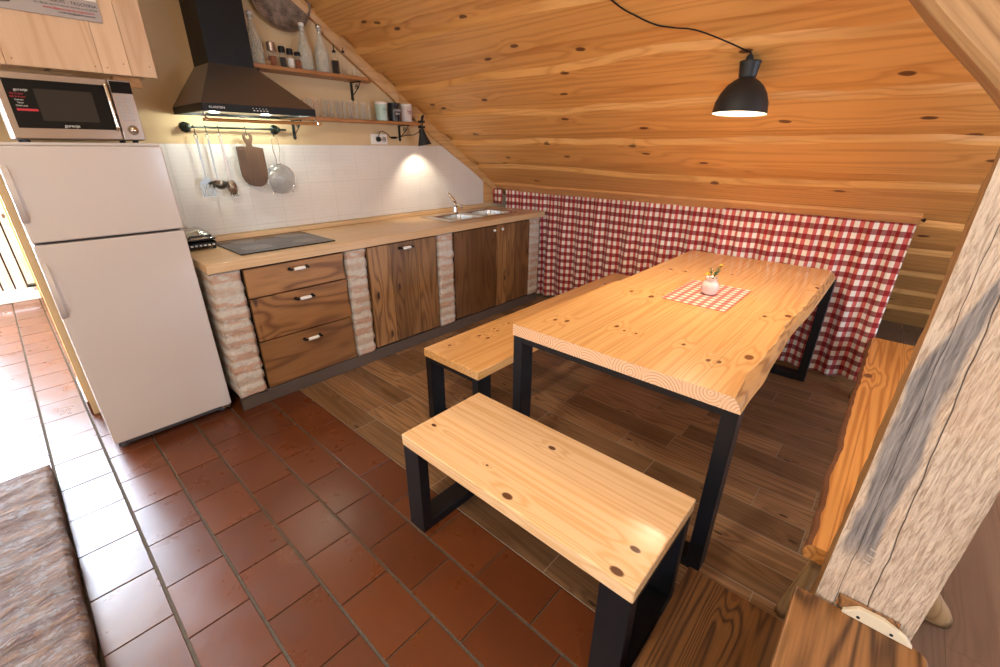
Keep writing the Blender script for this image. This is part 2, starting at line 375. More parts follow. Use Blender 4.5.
def lathe(bm,prof,c=(0,0,0),axis='z',seg=28,mat=None):
    rings=[]
    for r,h in prof:
        ring=[]
        for k in range(seg):
            a=2*PI*k/seg
            if axis=='z': p=V((r*math.cos(a),r*math.sin(a),h))
            elif axis=='y': p=V((r*math.cos(a),h,r*math.sin(a)))
            else: p=V((h,r*math.cos(a),r*math.sin(a)))
            if mat is not None: p=mat@p
            ring.append(bm.verts.new(p+V(c)))
        rings.append(ring)
    for i in range(len(rings)-1):
        for k in range(seg):
            bm.faces.new((rings[i][k],rings[i][(k+1)%seg],rings[i+1][(k+1)%seg],rings[i+1][k]))
    if prof[0][0]>1e-4: bm.faces.new(rings[0][::-1])
    if prof[-1][0]>1e-4: bm.faces.new(rings[-1])
    bmesh.ops.remove_doubles(bm,verts=bm.verts[:],dist=1e-6)
def prism(bm,poly,h0,h1,axis='z'):
    f={'z':lambda a,b,h:(a,b,h),'y':lambda a,b,h:(a,h,b),'x':lambda a,b,h:(h,a,b)}[axis]
    lo=[bm.verts.new(f(a,b,h0)) for a,b in poly]; hi=[bm.verts.new(f(a,b,h1)) for a,b in poly]
    n=len(poly); bm.faces.new(lo[::-1]); bm.faces.new(hi)
    for i in range(n): bm.faces.new((lo[i],lo[(i+1)%n],hi[(i+1)%n],hi[i]))
def plate(bm,xs,ys,holes,z0,z1):
    """slab with rectangular holes; xs, ys are cut lines, holes a set of (i,j) cells"""
    g={}
    def v(i,j,k):
        if (i,j,k) not in g: g[i,j,k]=bm.verts.new((xs[i],ys[j],(z0,z1)[k]))
        return g[i,j,k]
    nx,ny=len(xs)-1,len(ys)-1
    solid=lambda i,j:0<=i<nx and 0<=j<ny and (i,j) not in holes
    for i in range(nx):
        for j in range(ny):
            if not solid(i,j): continue
            bm.faces.new((v(i,j,1),v(i+1,j,1),v(i+1,j+1,1),v(i,j+1,1)))
            bm.faces.new((v(i,j,0),v(i,j+1,0),v(i+1,j+1,0),v(i+1,j,0)))
            for di,dj,a,b in((-1,0,(i,j+1),(i,j)),(1,0,(i+1,j),(i+1,j+1)),(0,-1,(i,j),(i+1,j)),(0,1,(i+1,j+1),(i,j+1))):
                if not solid(i+di,j+dj): bm.faces.new((v(*a,0),v(*b,0),v(*b,1),v(*a,1)))
def rough(bm,amp,sc,only=None,seed=0):
    for v in bm.verts:
        if only and not only(v.co): continue
        d=noise.noise_vector((v.co+V((seed,seed,seed)))*sc)
        v.co+=d*amp
def obj(name,bm,mat,parent=None,bevel=0,smooth=False,bseg=2,loc=None):
    """links a bmesh given in WORLD coordinates as one object"""
    bmesh.ops.recalc_face_normals(bm,faces=bm.faces[:])
    me=bpy.data.meshes.new(name)
    org=V((0,0,0))
    if parent is not None:
        p=parent; org=V((0,0,0))
        while p is not None: org+=V(p.location); p=p.parent
    elif loc is not None: org=V(loc)
    for v in bm.verts: v.co-=org
    bm.to_mesh(me); bm.free()
    for m in (mat if isinstance(mat,(list,tuple)) else [mat]): me.materials.append(m)
    if smooth:
        for p in me.polygons: p.use_smooth=True
    o=bpy.data.objects.new(name,me); COL.objects.link(o)
    if parent is not None: o.parent=parent
    elif loc is not None: o.location=loc
    if bevel:
        b=o.modifiers.new('bevel','BEVEL'); b.width=bevel; b.segments=bseg; b.limit_method='ANGLE'; b.angle_limit=math.radians(35)
    if smooth:
        try:
            w=o.modifiers.new('wn','WEIGHTED_NORMAL'); w.keep_sharp=True
        except Exception: pass
    return o
def thing(name,label,cat,loc=(0,0,0),group=None):
    o=bpy.data.objects.new(name,None); COL.objects.link(o); o.location=loc; o.empty_display_size=.05
    o['label']=label; o['category']=cat
    if group: o['group']=group
    return o
def tag(o,label,cat,group=None):
    o['label']=label; o['category']=cat
    if group: o['group']=group
    return o
def struct(name,bm,mat,**k):
    o=obj(name,bm,mat,**k); o['kind']='structure'; return o
def wpos(p):
    q=V((0,0,0))
    while p is not None: q+=V(p.location); p=p.parent
    return q
def text(name,s,size,loc,rotm,mat,parent,ext=.0004,align='CENTER'):
    cu=bpy.data.curves.new(name,'FONT'); cu.body=s; cu.size=size; cu.extrude=ext; cu.align_x=align; cu.align_y='CENTER'
    t=bpy.data.objects.new(name,cu); COL.objects.link(t)
    bpy.context.view_layer.update()
    me=bpy.data.meshes.new_from_object(t.evaluated_get(bpy.context.evaluated_depsgraph_get()))
    COL.objects.unlink(t); bpy.data.objects.remove(t)
    org=wpos(parent)
    me.transform(Matrix.Translation(V(loc)-org)@rotm.to_4x4())
    me.materials.clear(); me.materials.append(mat)
    o=bpy.data.objects.new(name,me); COL.objects.link(o); o.parent=parent
    return o
FRONT=Matrix(((1,0,0),(0,0,-1),(0,1,0)))   # text facing -y
def rnd_attr(me,fn):
    a=me.attributes.new('rnd','FLOAT','FACE')
    for i,p in enumerate(me.polygons): a.data[i].value=fn(p)
def dup(root,loc,label=None,group=None):
    r=root.copy(); COL.objects.link(r); r.location=loc
    if label: r['label']=label
    if group: r['group']=group
    for ch in [c for c in bpy.data.objects if c.parent==root]:
        c=ch.copy(); COL.objects.link(c); c.parent=r
        for g in [k for k in bpy.data.objects if k.parent==ch]:
            d=g.copy(); COL.objects.link(d); d.parent=c
    return r

# ================================================================ SETTING
SL=.655; X0,Z0=2.93,1.106
def zc(x): return Z0+SL*(X0-x)
# ---- terracotta floor : every tile is geometry in one floor mesh
def tiles_floor():
    bm=B(); rn=[]
    def tile(x0,x1,y0,y1,r,mi=0,z=0.,bv=.0012):
        lo=z-.006
        dz=(random.random()-.5)*.0012
        a=[bm.verts.new(p) for p in((x0,y0,lo),(x1,y0,lo),(x1,y1,lo),(x0,y1,lo))]
        b=[bm.verts.new(p) for p in((x0,y0,z-.002+dz),(x1,y0,z-.002+dz),(x1,y1,z-.002+dz),(x0,y1,z-.002+dz))]
        c=[bm.verts.new(p) for p in((x0+bv,y0+bv,z+dz),(x1-bv,y0+bv,z+dz),(x1-bv,y1-bv,z+dz),(x0+bv,y1-bv,z+dz))]
        for k in range(4):
            for s,t in((a,b),(b,c)):
                f=bm.faces.new((s[k],s[(k+1)%4],t[(k+1)%4],t[k])); rn.append(r); f.material_index=mi
        f=bm.faces.new(c); rn.append(r); f.material_index=mi
    P_,Q=.195,.263
    for k in range(-11,5):
        xa=-.62+P_*k; xb=xa+P_
        if k==4: xb=.346
        off=-1.099 if k%2==0 else -1.099+Q/2
        yy=off-18*Q
        while yy<4.0:
            tile(xa+.005,xb-(.005 if k<4 else 0.),yy+.0025,yy+Q-.0025,random.random()); yy+=Q
    f=bm.faces.new([bm.verts.new(p) for p in((-2.9,-5.8,-.005),(.346,-5.8,-.005),(.346,4.1,-.005),(-2.9,4.1,-.005))])
    rn.append(0.); f.material_index=1
    me_f=struct('floor',bm,[M['terracotta'],M['grout']])
    # recalc may keep order, faces are not reordered
    rnd_attr(me_f.data,lambda p:rn[p.index])
    return me_f
tiles_floor()
def planks_floor(x0,x1,y0,y1,w,L,mat,along,name,gap=.0012,lo=-.004):
    bm=B(); rn=[]; R=random.Random(5)
    a=x0 if along=='y' else y0; a1=x1 if along=='y' else y1
    while a<a1-.01:
        ae=min(a+w,a1); s0,s1=(y0,y1) if along=='y' else (x0,x1)
        s=s0-R.random()*L
        while s<s1:
            e=min(s+L,s1); ss_=max(s,s0)
            if e>s0+.01:
                r=R.random()
                if along=='y': q=(a+gap,ae-gap,ss_+gap,e-gap)
                else: q=(ss_+gap,e-gap,a+gap,ae-gap)
                vs=[bm.verts.new(p) for p in((q[0],q[2],0),(q[1],q[2],0),(q[1],q[3],0),(q[0],q[3],0))]
                f=bm.faces.new(vs); rn.append(r)
            s+=L
        a+=w
    vs=[bm.verts.new(p) for p in((x0,y0,lo+.0025),(x1,y0,lo+.0025),(x1,y1,lo+.0025),(x0,y1,lo+.0025))]
    f=bm.faces.new(vs); f.material_index=1; rn.append(0)
    o=struct(name,bm,[mat,M['joint'] if along=='y' else M['grout']]); rnd_attr(o.data,lambda p:rn[p.index]); return o
planks_floor(.348,3.25,-3.50,-.0,.15,.66,M['woodtile'],'y','floor',gap=.0022)
planks_floor(.348,4.9,-5.8,-3.503,.19,1.28,M['laminate'],'x','floor',gap=.0005)
planks_floor(3.252,4.9,-3.50,-.0,.19,1.28,M['laminate'],'x','floor',gap=.0005)

# ---- walls
bm=B(); prism(bm,[(-.6,0),(4.95,0),(4.95,-.42+.0) if False else (4.95,-.0),],0,0.001,'y') if False else None
prism(bm,[(-.6,0),(4.8,0),(.42,2.75),(-.6,2.75)],0,.42,'y')
struct('wall_back',bm,[M['wall']])
bm=B(); 
for (a,b,c,d) in((-5.8,-4.8,0,2.75),(-4.8,-3.6,0,.9),(-4.8,-3.6,2.1,2.75),(-3.6,1.4,0,4.7),(1.4,2.9,0,.3),(1.4,2.9,2.4,4.7),(2.9,4.1,0,4.7)): box(bm,-2.95,-2.8,a,b,c,d)
struct('wall_left',bm,M['wall'])
bm=B()
for a in(-4.8,-4.22,-3.66): box(bm,-2.92,-2.87,a,a+.06,.9,2.1)
for c in(.9,2.04): box(bm,-2.92,-2.87,-4.8,-3.6,c,c+.06)
struct('window_2',bm,M['lightwood'])
bm=B()
for a in(1.4,2.12,2.84): box(bm,-2.92,-2.87,a,a+.06,.3,2.4)
for c in(.3,2.34): box(bm,-2.92,-2.87,1.4,2.9,c,c+.06)
struct('added_window_3',bm,M['lightwood'])  # unseen corridor window, added as the opening for the extra side light
# near (camera side) wall with a window opening, and the side wall at the right
bm=B()
for (a,b,c,d) in((-2.8,1.2,0,2.75),(1.2,3.4,0,.9),(1.2,3.4,2.1,2.75),(3.4,3.45,0,2.75),(3.45,4.1,0,.08),(3.45,4.1,.42,2.75),(4.1,4.95,0,2.75)): box(bm,a,b,-5.95,-5.8,c,d)
struct('wall_right',bm,M['wall'])
bm=B()
for a in(1.2,2.26,3.34): box(bm,a,a+.06,-5.9,-5.85,.9,2.1)
for c in(.9,2.04): box(bm,1.2,3.4,-5.9,-5.85,c,c+.06)
struct('window_1',bm,M['lightwood'])
bm=B()
for a in(3.45,4.06): box(bm,a,a+.04,-5.9,-5.85,.08,.42)
for c in(.08,.38): box(bm,3.45,4.1,-5.9,-5.85,c,c+.04)
struct('window_4',bm,M['lightwood'])
# corridor behind the fridge
bm=B(); box(bm,-.3,-.18,.42,4.1,0,4.7); struct('wall_corridor_right',bm,M['wall'])
bm=B()
for (a,b,c,d) in((-2.8,-2.35,0,4.7),(-2.35,-.65,4.4,4.7),(-.65,-.3,0,4.7)): box(bm,a,b,3.95,4.1,c,d)
struct('wall_corridor_end',bm,M['wall'])
bm=B(); box(bm,-2.8,.45,-5.95,.42,2.75,2.85); box(bm,-2.8,-.18,.42,.52,2.75,4.7); box(bm,-2.95,-.18,.42,4.1,4.7,4.8); struct('ceiling',bm,M['wall'])
# stub end skirting and ochre reveal
bm=B(); box(bm,-.604,-.6,.0,.424,.09,2.75); box(bm,-.604,-.3,.42,.424,.09,2.75); struct('trim_5',bm,M['yellowwall'])
bm=B(); box(bm,-.612,-.6,.0,.432,0,.09); struct('baseboard_corridor',bm,M['terra'],bevel=.003)
# backsplash tiles and wood jamb at its right
bm=B(); box(bm,-.02,2.71,-.008,0,.94,1.475)
struct('backsplash',bm,M['tilewall'])
bm=B(); box(bm,2.71,2.93,-.012,0,.94,1.25); struct('trim_1',bm,M['trimpine'])

# ---- sloped ceiling with live-edge raised boards
def slope_ceiling():
    bm=B(); rn=[]
    nrm=V((-SL,0,-1)).normalized()   # into the room
    def P(x,y,h): return V((x,y,zc(x)))+nrm*h
    ys=[-.0-5.8*i/150 for i in range(151)]
    def wav(y,sd,amp,f=1.2):
        return amp*(noise.noise(V((y*f,sd*7.3,0)))+.5*noise.noise(V((y*f*2.7,sd*3.1,4)))+.9*max(0,noise.noise(V((y*2.2,sd*1.7,9)))-.35))
    raised=[(.50,.70),(.80,1.00),(1.08,1.30),(1.40,1.60),(1.71,1.895),(2.0,2.20),(2.285,2.53),(2.62,2.845),(2.95,3.16),(3.27,3.47),(3.58,3.78),(3.90,4.10),(4.22,4.42)]
    # base strips (lower layer), one per gap
    edges=[.30]+[(a+b)/2 for a,b in raised]+[4.74]
    for k in range(len(edges)-1):
        a,b=edges[k],edges[k+1]; r=random.random(); prev=None
        for y in(0,-5.8):
            cur=[bm.verts.new(P(a,y,0)),bm.verts.new(P(b,y,0))]
            if prev: bm.faces.new((prev[0],prev[1],cur[1],cur[0])); rn.append(r)
            prev=cur
    for k,(a,b) in enumerate(raised):
        r=random.random(); prev=None; T=.028
        for y in ys:
            wa=wav(y,k*2+1,.035); wb=wav(y,k*2+2,.028); cw=.022+.010*noise.noise(V((y*2,k,2)))
            A_,B_=a+wa,b+wb
            prof=[P(A_,y,0),P(A_+cw*.5,y,T*.6),P(A_+cw,y,T),P(B_-.008,y,T),P(B_,y,T*.55),P(B_-.004,y,0)]
            cur=[bm.verts.new(p) for p in prof]
            if prev:
                for i in range(5): bm.faces.new((prev[i],prev[i+1],cur[i+1],cur[i])); rn.append(r)
            prev=cur
    # roof side skin
    f=bm.faces.new([bm.verts.new(P(x,y,-.06)) for x,y in((.3,0),(4.74,0),(4.74,-5.8),(.3,-5.8))]); rn.append(.5)
    o=struct('ceiling_slope',bm,M['ceil']); rnd_attr(o.data,lambda p:rn[p.index]); return o
slope_ceiling()
# batten below last board above the curtain
bm=B()
nr=V((-SL,0,-1)).normalized()
prev=None; n=60
for i in range(n+1):
    y=-.02-3.30*i/n; w=.006*noise.noise(V((y*2,3,1)))
    pr_=[(2.850+w,0),(2.850+w,.044),(2.935,.050),(2.935,0)]
    cur=[bm.verts.new(V((x,y,zc(x)))+nr*h) for x,h in pr_]
    if prev:
        for k in range(4): bm.faces.new((prev[k],prev[(k+1)%4],cur[(k+1)%4],cur[k]))
    else: bm.faces.new(cur[::-1])
    prev=cur
bm.faces.new(prev); struct('trim_2',bm,M['batten'])
# barge board along the kitchen wall under the slope
bm=B(); prev=None; n=80
for i in range(n+1):
    x=.45+(2.93-.45)*i/n
    t=(x-.45)/2.48
    drop=.105+.02*noise.noise(V((x*2.2,0,5)))-.05*max(0,t-.8)*5*.6
    if x<1.15: drop-=.03
    nose=.025*math.exp(-((x-1.72)/.035)**2)
    up=zc(x)-.012
    pr_=[(0,up),(-.036,up),(-.040-nose*.3,up-drop*.5),(-.034,up-drop-nose*.3),(0,up-drop)]
    cur=[bm.verts.new((x,yy,zz)) for yy,zz in pr_]
    if prev:
        for k in range(5): bm.faces.new((prev[k],prev[(k+1)%5],cur[(k+1)%5],cur[k]))
    else: bm.faces.new(cur[::-1])
    prev=cur
bm.faces.new(prev); struct('trim_3',bm,M['trimpine'])

# ---- corridor plank door leaf, threshold, latch
d=obj('door_1',B(),M['plank']); d['kind']='structure'
bm=d and B(); rn=[]
for k in range(8):
    a=-1.28+.088*k
    for f in box(bm,a+.007,a+.081,3.28,3.31,.09,2.1): rn.append((k*.37)%1)
o=obj('door_leaf',bm,M['plank'],parent=d); rnd_attr(o.data,lambda p:rn[p.index])
bm=B(); box(bm,-1.28,-.575,3.31,3.34,.3,.4); box(bm,-1.28,-.575,3.31,3.34,1.7,1.8); box(bm,-1.28,-.575,3.341,3.35,.09,2.1); obj('added_door_backing',bm,M['stair'],parent=d)  # ledges, plus a dark sheet added to keep daylight out of plank gaps
bm=B(); box(bm,-.66,-.60,3.2,3.28,.12,.14); obj('latch',bm,M['iron'],parent=d,bevel=.003)
bm=B(); box(bm,-2.3,-.6,3.16,3.30,.0,.055); struct('trim_4',bm,M['white'],bevel=.004)
bm=B(); box(bm,-.60,-.56,3.2,3.4,0,2.4); struct('trim_6',bm,M['yellowwall'])

# ================================================================ KITCHEN RUN
D=.64
# worktop with sink cut-out; the right end follows the curtain line
bm=B()
plate(bm,[0,1.83,2.63,2.70],[-D,-.50,-.14,-.0],{(1,1)},.848,.9)
for v in bm.verts:
    if abs(v.co.x-2.70)<1e-5: v.co.x=2.82+.097*(-v.co.y/D)
wt=obj('worktop',bm,M['counter'],bevel=.004,loc=(0,-.32,.85)); tag(wt,'long pale wood kitchen worktop with cut-outs for hob and sink','worktop')
bm=B(); box(bm,0,2.72,-.026,-.001,.901,.932); us=obj('upstand',bm,M['counter'],bevel=.004,parent=wt)

def pillar(x0,x1,label,y1=-.05,fr=-.622):
    bm=B(); nx,nz=10,66; y0=fr
    zt=.846; zb=.085
    def course(z): 
        return abs(math.sin(PI*(z-.01)/.078))
    grid=[]
    per=[]  # perimeter points around section
    m=8
    pts=[]
    for i in range(m+1): pts.append((x0+(x1-x0)*i/m,y0,0,-1))
    for i in range(1,10): pts.append((x1,y0+(y1-y0)*i/10,1,0))
    pts.append((x1,y1,0,0)); pts.append((x0,y1,0,0))
    for i in range(1,10): pts.append((x0,y1+(y0-y1)*i/10,-1,0))
    rings=[]
    for k in range(nz+1):
        z=zb+(zt-zb)*k/nz; ring=[]
        for (x,y,nx_,ny_) in pts:
            cb=.0055*(course(z+.006*noise.noise(V((x*20,y*20,z*8))))**.5-.75)
            nn=.006*noise.noise(V((x*14,y*14,z*26)))+.003*noise.noise(V((x*50,y*50,z*60)))
            ox=nx_*(cb+nn); oy=ny_*(cb+nn)
            if ny_==-1 and (x==x0 or x==x1): ox=(1 if x==x1 else -1)*(cb*1.0+nn)
            ring.append(bm.verts.new((x+ox,y+oy,z)))
        rings.append(ring)
    n=len(pts)
    for k in range(nz):
        for i in range(n): bm.faces.new((rings[k][i],rings[k][(i+1)%n],rings[k+1][(i+1)%n],rings[k+1][i]))
    bm.faces.new(rings[0][::-1]); bm.faces.new(rings[-1])
    o=obj('brick_pillar',bm,M['brick'],smooth=True,loc=((x0+x1)/2,(y0+y1)/2,.085))
    tag(o,label,'pillar','whitewashed brick pillars between the kitchen cabinets')
    return o
pillar(.008,.158,'whitewashed brick pillar at the counter end beside the fridge')
pillar(.79,.93,'whitewashed brick pillar between the drawers and the wide plank door')
pillar(1.568,1.722,'whitewashed brick pillar between the wide plank door and the sink doors')
pillar(2.722,2.868,'whitewashed brick pillar between the sink doors and the curtain')
# plinth
bm=B(); prism(bm,[(0.01,-.612),(2.86,-.612),(2.86,-.580),(.01,-.580)],0,.084); pl=struct('baseboard_kitchen',bm,M['plinth'],bevel=.003)

def handle(parent,cx,z,w=.070):
    for k in(-1,1):
        bm=B(); lathe(bm,[(.010,-.0),(.010,.006),(.005,.008),(.005,.02),(.0072,.022),(.0072,.032)],c=(cx+k*(w/2+.016),-.622,z),axis='y',seg=12,mat=Matrix.Rotation(PI,3,'Z'))
        obj('handle_mount',bm,M['black'],parent=parent)
    bm=B(); tube(bm,[(cx-w/2-.018,-.648,z),(cx+w/2+.018,-.648,z)],.0045,8); obj('handle_rod',bm,M['black'],parent=parent)
    bm=B(); tube(bm,[(cx-w/2,-.648,z),(cx-w/2+.006,-.648,z),(cx,-.648,z),(cx+w/2-.006,-.648,z),(cx+w/2,-.648,z)],[.007,.0105,.0115,.0105,.007],14)
    g=obj('handle_grip',bm,M['porcelain'],parent=parent,smooth=True); g['label']='white porcelain grip'
def wavy_panel(bm,x0,x1,z0,z1,y0,y1,wl,wr,seed):
    n=16; L=[];R_=[]
    for i in range(n+1):
        z=z0+(z1-z0)*i/n
        L.append((x0+wl*noise.noise(V((z*6,seed,0))),z)); R_.append((x1+wr*noise.noise(V((z*6,seed+5,0))),z))
    prism(bm,L+R_[::-1],y0,y1,'y')
# drawers cabinet
c1=thing('drawer_cabinet','walnut-coloured base cabinet with three wavy-edged drawers under the hob','cabinet',(.475,-.33,.09))
bm=B(); box(bm,.17,.78,-.59,-.06,.088,.846); obj('carcass',bm,M['black'],parent=c1)
for k,(z0,z1,hz) in enumerate(((.668,.835,.797),(.400,.660,.612),(.092,.392,.341))):
    bm=B(); wavy_panel(bm,.176,.774,z0,z1,-.618,-.592,.008,.012,k*3.+1)
    dr=obj('drawer',bm,M['rustich'],parent=c1,bevel=.002); rnd_attr(dr.data,lambda p,k=k:[.12,.43,.77][k])
    handle(dr,.472+.006*k,hz)
# single wide plank door
def plankdoor(parent,x0,x1,n,seed,z0=.10,z1=.838):
    bm=B(); rn=[]; R=random.Random(seed); xs=[x0]
    for i in range(1,n): xs.append(x0+(x1-x0)*(i+R.uniform(-.22,.22))/n)
    xs.append(x1)
    for i in range(n):
        nf=len(bm.faces); r=R.random()
        wavy_panel(bm,xs[i]+.0012,xs[i+1]-.0012,z0+R.uniform(-.004,.004),z1,-.618-R.random()*.004,-.592,.004,.004,seed)
        rn+=[r]*(len(bm.faces)-nf)
    o=obj('door',bm,M['rustic'],parent=parent,bevel=.0015); 
    rnd_attr(o.data,lambda p:rn[p.index]); return o
c2=thing('plank_cabinet','brown base cabinet with one wide vertical-plank door and white grip','cabinet',(1.25,-.33,.09))
bm=B(); box(bm,.945,1.55,-.59,-.06,.088,.846); obj('carcass',bm,M['black'],parent=c2)
dr=plankdoor(c2,.95,1.548,4,2); handle(dr,1.258,.80)
c3=thing('sink_cabinet','brown two-door plank base cabinet with small white knobs below the sink','cabinet',(2.23,-.33,.09))
bm=B(); 
plate(bm,[1.735,1.82,2.64,2.71],[-.59,-.51,-.13,-.06],{(1,1)},.70,.846); box(bm,1.735,2.71,-.59,-.06,.088,.6999)
obj('carcass',bm,M['black'],parent=c3)
for (a,b,n,sd,kx) in((1.738,2.236,3,5,2.194),(2.243,2.708,4,6,2.298)):
    dr=plankdoor(c3,a,b,n,sd)
    bm=B(); lathe(bm,[(.005,0),(.005,.012),(.012,.016),(.014,.022),(.010,.029),(0,.031)],c=(kx,-.622,.803),axis='y',seg=16,mat=Matrix.Rotation(PI,3,'Z'))
    k=obj('knob',bm,M['porcelain'],parent=dr,smooth=True); k['label']='white porcelain knob'
# hob
hb=thing('induction_hob','black glass hob set flush in the worktop near the fridge','hob',(.49,-.30,.9))
bm=B(); box(bm,.205,.775,-.545,-.055,.9005,.907); obj('glass_plate',bm,M['blackgloss'],parent=hb,bevel=.002)
q=NT('hob_marking'); q.fin((.09,.09,.1),.2)
for (cx,cy,r) in((.345,-.18,.075),(.64,-.18,.09),(.345,-.40,.09),(.64,-.41,.075)):
    bm=B(); lathe(bm,[(r-.002,.9071),(r,.9071),(r,.9075),(r-.002,.9075),(r-.002,.9071)],c=(cx,cy,0),seg=40); obj('cooking_zone',bm,q.mat,parent=hb)
# sink
sk=thing('kitchen_sink','stainless steel double-bowl sink set in the worktop','sink',(2.23,-.32,.9))
bm=B(); plate(bm,[1.80,1.885,2.20,2.26,2.60,2.66],[-.52,-.47,-.19,-.12],{(1,1),(3,1)},.9005,.906)
rimo=obj('rim',bm,M['steel'],parent=sk,bevel=.002)
for (a,b) in((1.885,2.20),(2.26,2.60)):
    bm=B(); y0,y1=-.47,-.19; zb=.745
    def rr(x0,x1,y0,y1,r,z,n=5):
        out=[]
        for cx,cy,a0 in((x1-r,y1-r,0),(x0+r,y1-r,PI/2),(x0+r,y0+r,PI),(x1-r,y0+r,1.5*PI)):
            for i in range(n+1):
                t=a0+PI/2*i/n; out.append((cx+r*math.cos(t),cy+r*math.sin(t),z))
        return out
    loops=[rr(a-.001,b+.001,y0-.001,y1+.001,.004,.9055),rr(a+.004,b-.004,y0+.004,y1-.004,.03,.898),rr(a+.01,b-.01,y0+.01,y1-.01,.04,zb+.03),rr(a+.03,b-.03,y0+.03,y1-.03,.04,zb)]
    vl=[[bm.verts.new(p) for p in l] for l in loops]
    for i in range(len(vl)-1):
        n=len(vl[i])
        for k in range(n): bm.faces.new((vl[i][k],vl[i][(k+1)%n],vl[i+1][(k+1)%n],vl[i+1][k]))
    bm.faces.new(vl[-1])
    bw=obj('bowl',bm,M['steel'],parent=sk,smooth=True)
    bm=B(); lathe(bm,[(0,zb+.003),(.03,zb+.003),(.034,zb+.001)],c=((a+b)/2,-.33,0),seg=20); obj('drain',bm,M['steeld'],parent=bw)
# faucet (behind the bar between bowls)
fc=thing('kitchen_faucet','chrome mixer tap standing behind the double sink','faucet',(2.18,-.155,.906))
bm=B(); lathe(bm,[(.028,.906),(.028,.914),(.021,.92),(.021,.985),(.018,1.0),(0,1.005)],c=(2.18,-.155,0),seg=20); obj('body',bm,M['chrome'],parent=fc,smooth=True)
bm=B(); tube(bm,[(2.18,-.155,.965),(2.165,-.20,.985),(2.14,-.27,.99),(2.13,-.30,.982),(2.128,-.305,.965)],[.014,.013,.012,.011,.010],12); obj('spout',bm,M['chrome'],parent=fc,smooth=True)
bm=B(); tube(bm,[(2.18,-.155,1.0),(2.175,-.15,1.02),(2.15,-.13,1.06),(2.13,-.115,1.085)],[.016,.014,.011,.009],12); obj('lever',bm,M['chrome'],parent=fc,smooth=True)
# contact grill on the counter beside fridge
gr=thing('contact_grill','black contact grill with a pale silver lid on worktop beside the fridge','grill',(.1,-.13,.9))
bm=B(); box(bm,.015,.19,-.225,-.04,.915,.948); obj('base',bm,M['blackgloss'],parent=gr,bevel=.012,bseg=3)
bm=B(); box(bm,.018,.187,-.222,-.045,.951,.966); obj('hot_plate',bm,M['black'],parent=gr,bevel=.004)
bm=B(); 
n=10
for i in range(7): box(bm,.028+.0225*i,.040+.0225*i,-.235,-.222,.922,.930)
obj('teeth',bm,M['porcelain'],parent=gr)
bm=B(); rows=[]
for i in range(9):
    x=.012+.182*i/8; row=[]
    for j in range(9):
        y=-.232+.195*j/8; u=(i/8-.5)*2; w=(j/8-.5)*2
        row.append(bm.verts.new((x,y,.968+.05*(max(0,1-abs(u)**3))*(max(0,1-abs(w)**3))+.004*math.sin(u*6))))
    rows.append(row)
for i in range(8):
    for j in range(8): bm.faces.new((rows[i][j],rows[i+1][j],rows[i+1][j+1],rows[i][j+1]))
bot=[rows[i][0] for i in range(9)]+[rows[8][j] for j in range(1,9)]+[rows[i][8] for i in range(7,-1,-1)]+[rows[0][j] for j in range(7,0,-1)]
lo=[bm.verts.new((v.co.x,v.co.y,.962)) for v in bot]
for i in range(len(bot)): bm.faces.new((bot[i],bot[(i+1)%len(bot)],lo[(i+1)%len(bot)],lo[i]))
bm.faces.new(lo); obj('lid',bm,M['steel'],parent=gr,smooth=True)
bm=B(); tube(bm,[(.05,-.236,.972),(.05,-.262,.985),(.155,-.262,.985),(.155,-.236,.972)],.006,8); obj('handle',bm,M['black'],parent=gr)
for (x,y) in((.03,-.21),(.175,-.21),(.03,-.06),(.175,-.06)):
    bm=B(); tube(bm,[(x,y,.9005),(x,y,.917)],.009,10); obj('foot',bm,M['black'],parent=gr)

# ================================================================ FRIDGE
fx0,fx1,fy=-.578,-.030,-.56
fg=thing('fridge','tall glossy off-white fridge-freezer with two doors at the counter end','fridge',(-.304,-.3,0))
bm=B(); box(bm,fx0+.004,fx1-.004,-.505,-.02,.03,1.462); obj('body',bm,M['fridge'],parent=fg,bevel=.006)
bm=B(); box(bm,fx0-.001,fx1+.001,-.52,-.02,1.462,1.476); obj('top_panel',bm,M['fridge'],parent=fg,bevel=.004)
def bowed(bm,z0,z1):
    n=10; pts=[]
    for i in range(n+1):
        x=fx0+(fx1-fx0)*i/n; u=(i/n-.5)*2; pts.append((x,fy-.004*(1-u*u)))
    pts+= [(fx1,-.512),(fx0,-.512)]
    prism(bm,pts,z0,z1,'z')
for (z0,z1,nm,hz0,hz1,lab) in((1.083,1.462,'freezer_door',1.165,1.395,1),(.055,1.073,'fridge_door',.745,1.0,0)):
    bm=B(); bowed(bm,z0,z1); dr=obj('door',bm,M['fridge'],parent=fg,bevel=.007,bseg=3); dr['label']='upper freezer door' if lab else 'tall lower door'
    bm=B(); prof=[]; N=16
    for i in range(N+1):
        t=i/N; z=hz0+(hz1-hz0)*t; prof.append((fy+.002-.058*math.sin(PI*t)**.7,z))
    inner=[(fy+.002-.036*math.sin(PI*(i/N))**1.3,hz0+(hz1-hz0)*i/N) for i in range(N,-1,-1)]
    prism(bm,prof+inner[1:-1],fx0-.002,fx0+.02,'x'); obj('handle',bm,M['fridge'],parent=dr,bevel=.003)
bm=B(); box(bm,fx0+.01,fx1-.01,-.518,-.50,1.073,1.083); box(bm,fx0+.01,fx1-.01,-.511,-.506,.06,1.46); obj('gasket',bm,M['gasket'],parent=fg)
bm=B(); box(bm,fx0+.015,fx1-.015,-.50,-.46,.008,.05); obj('kick_plate',bm,M['fridged'],parent=fg)
for x in(fx0+.04,fx1-.04):
    for y in(-.49,-.08):
        bm=B(); tube(bm,[(x,y,.0),(x,y,.032)],.016,12); obj('foot',bm,M['fridged'],parent=fg)
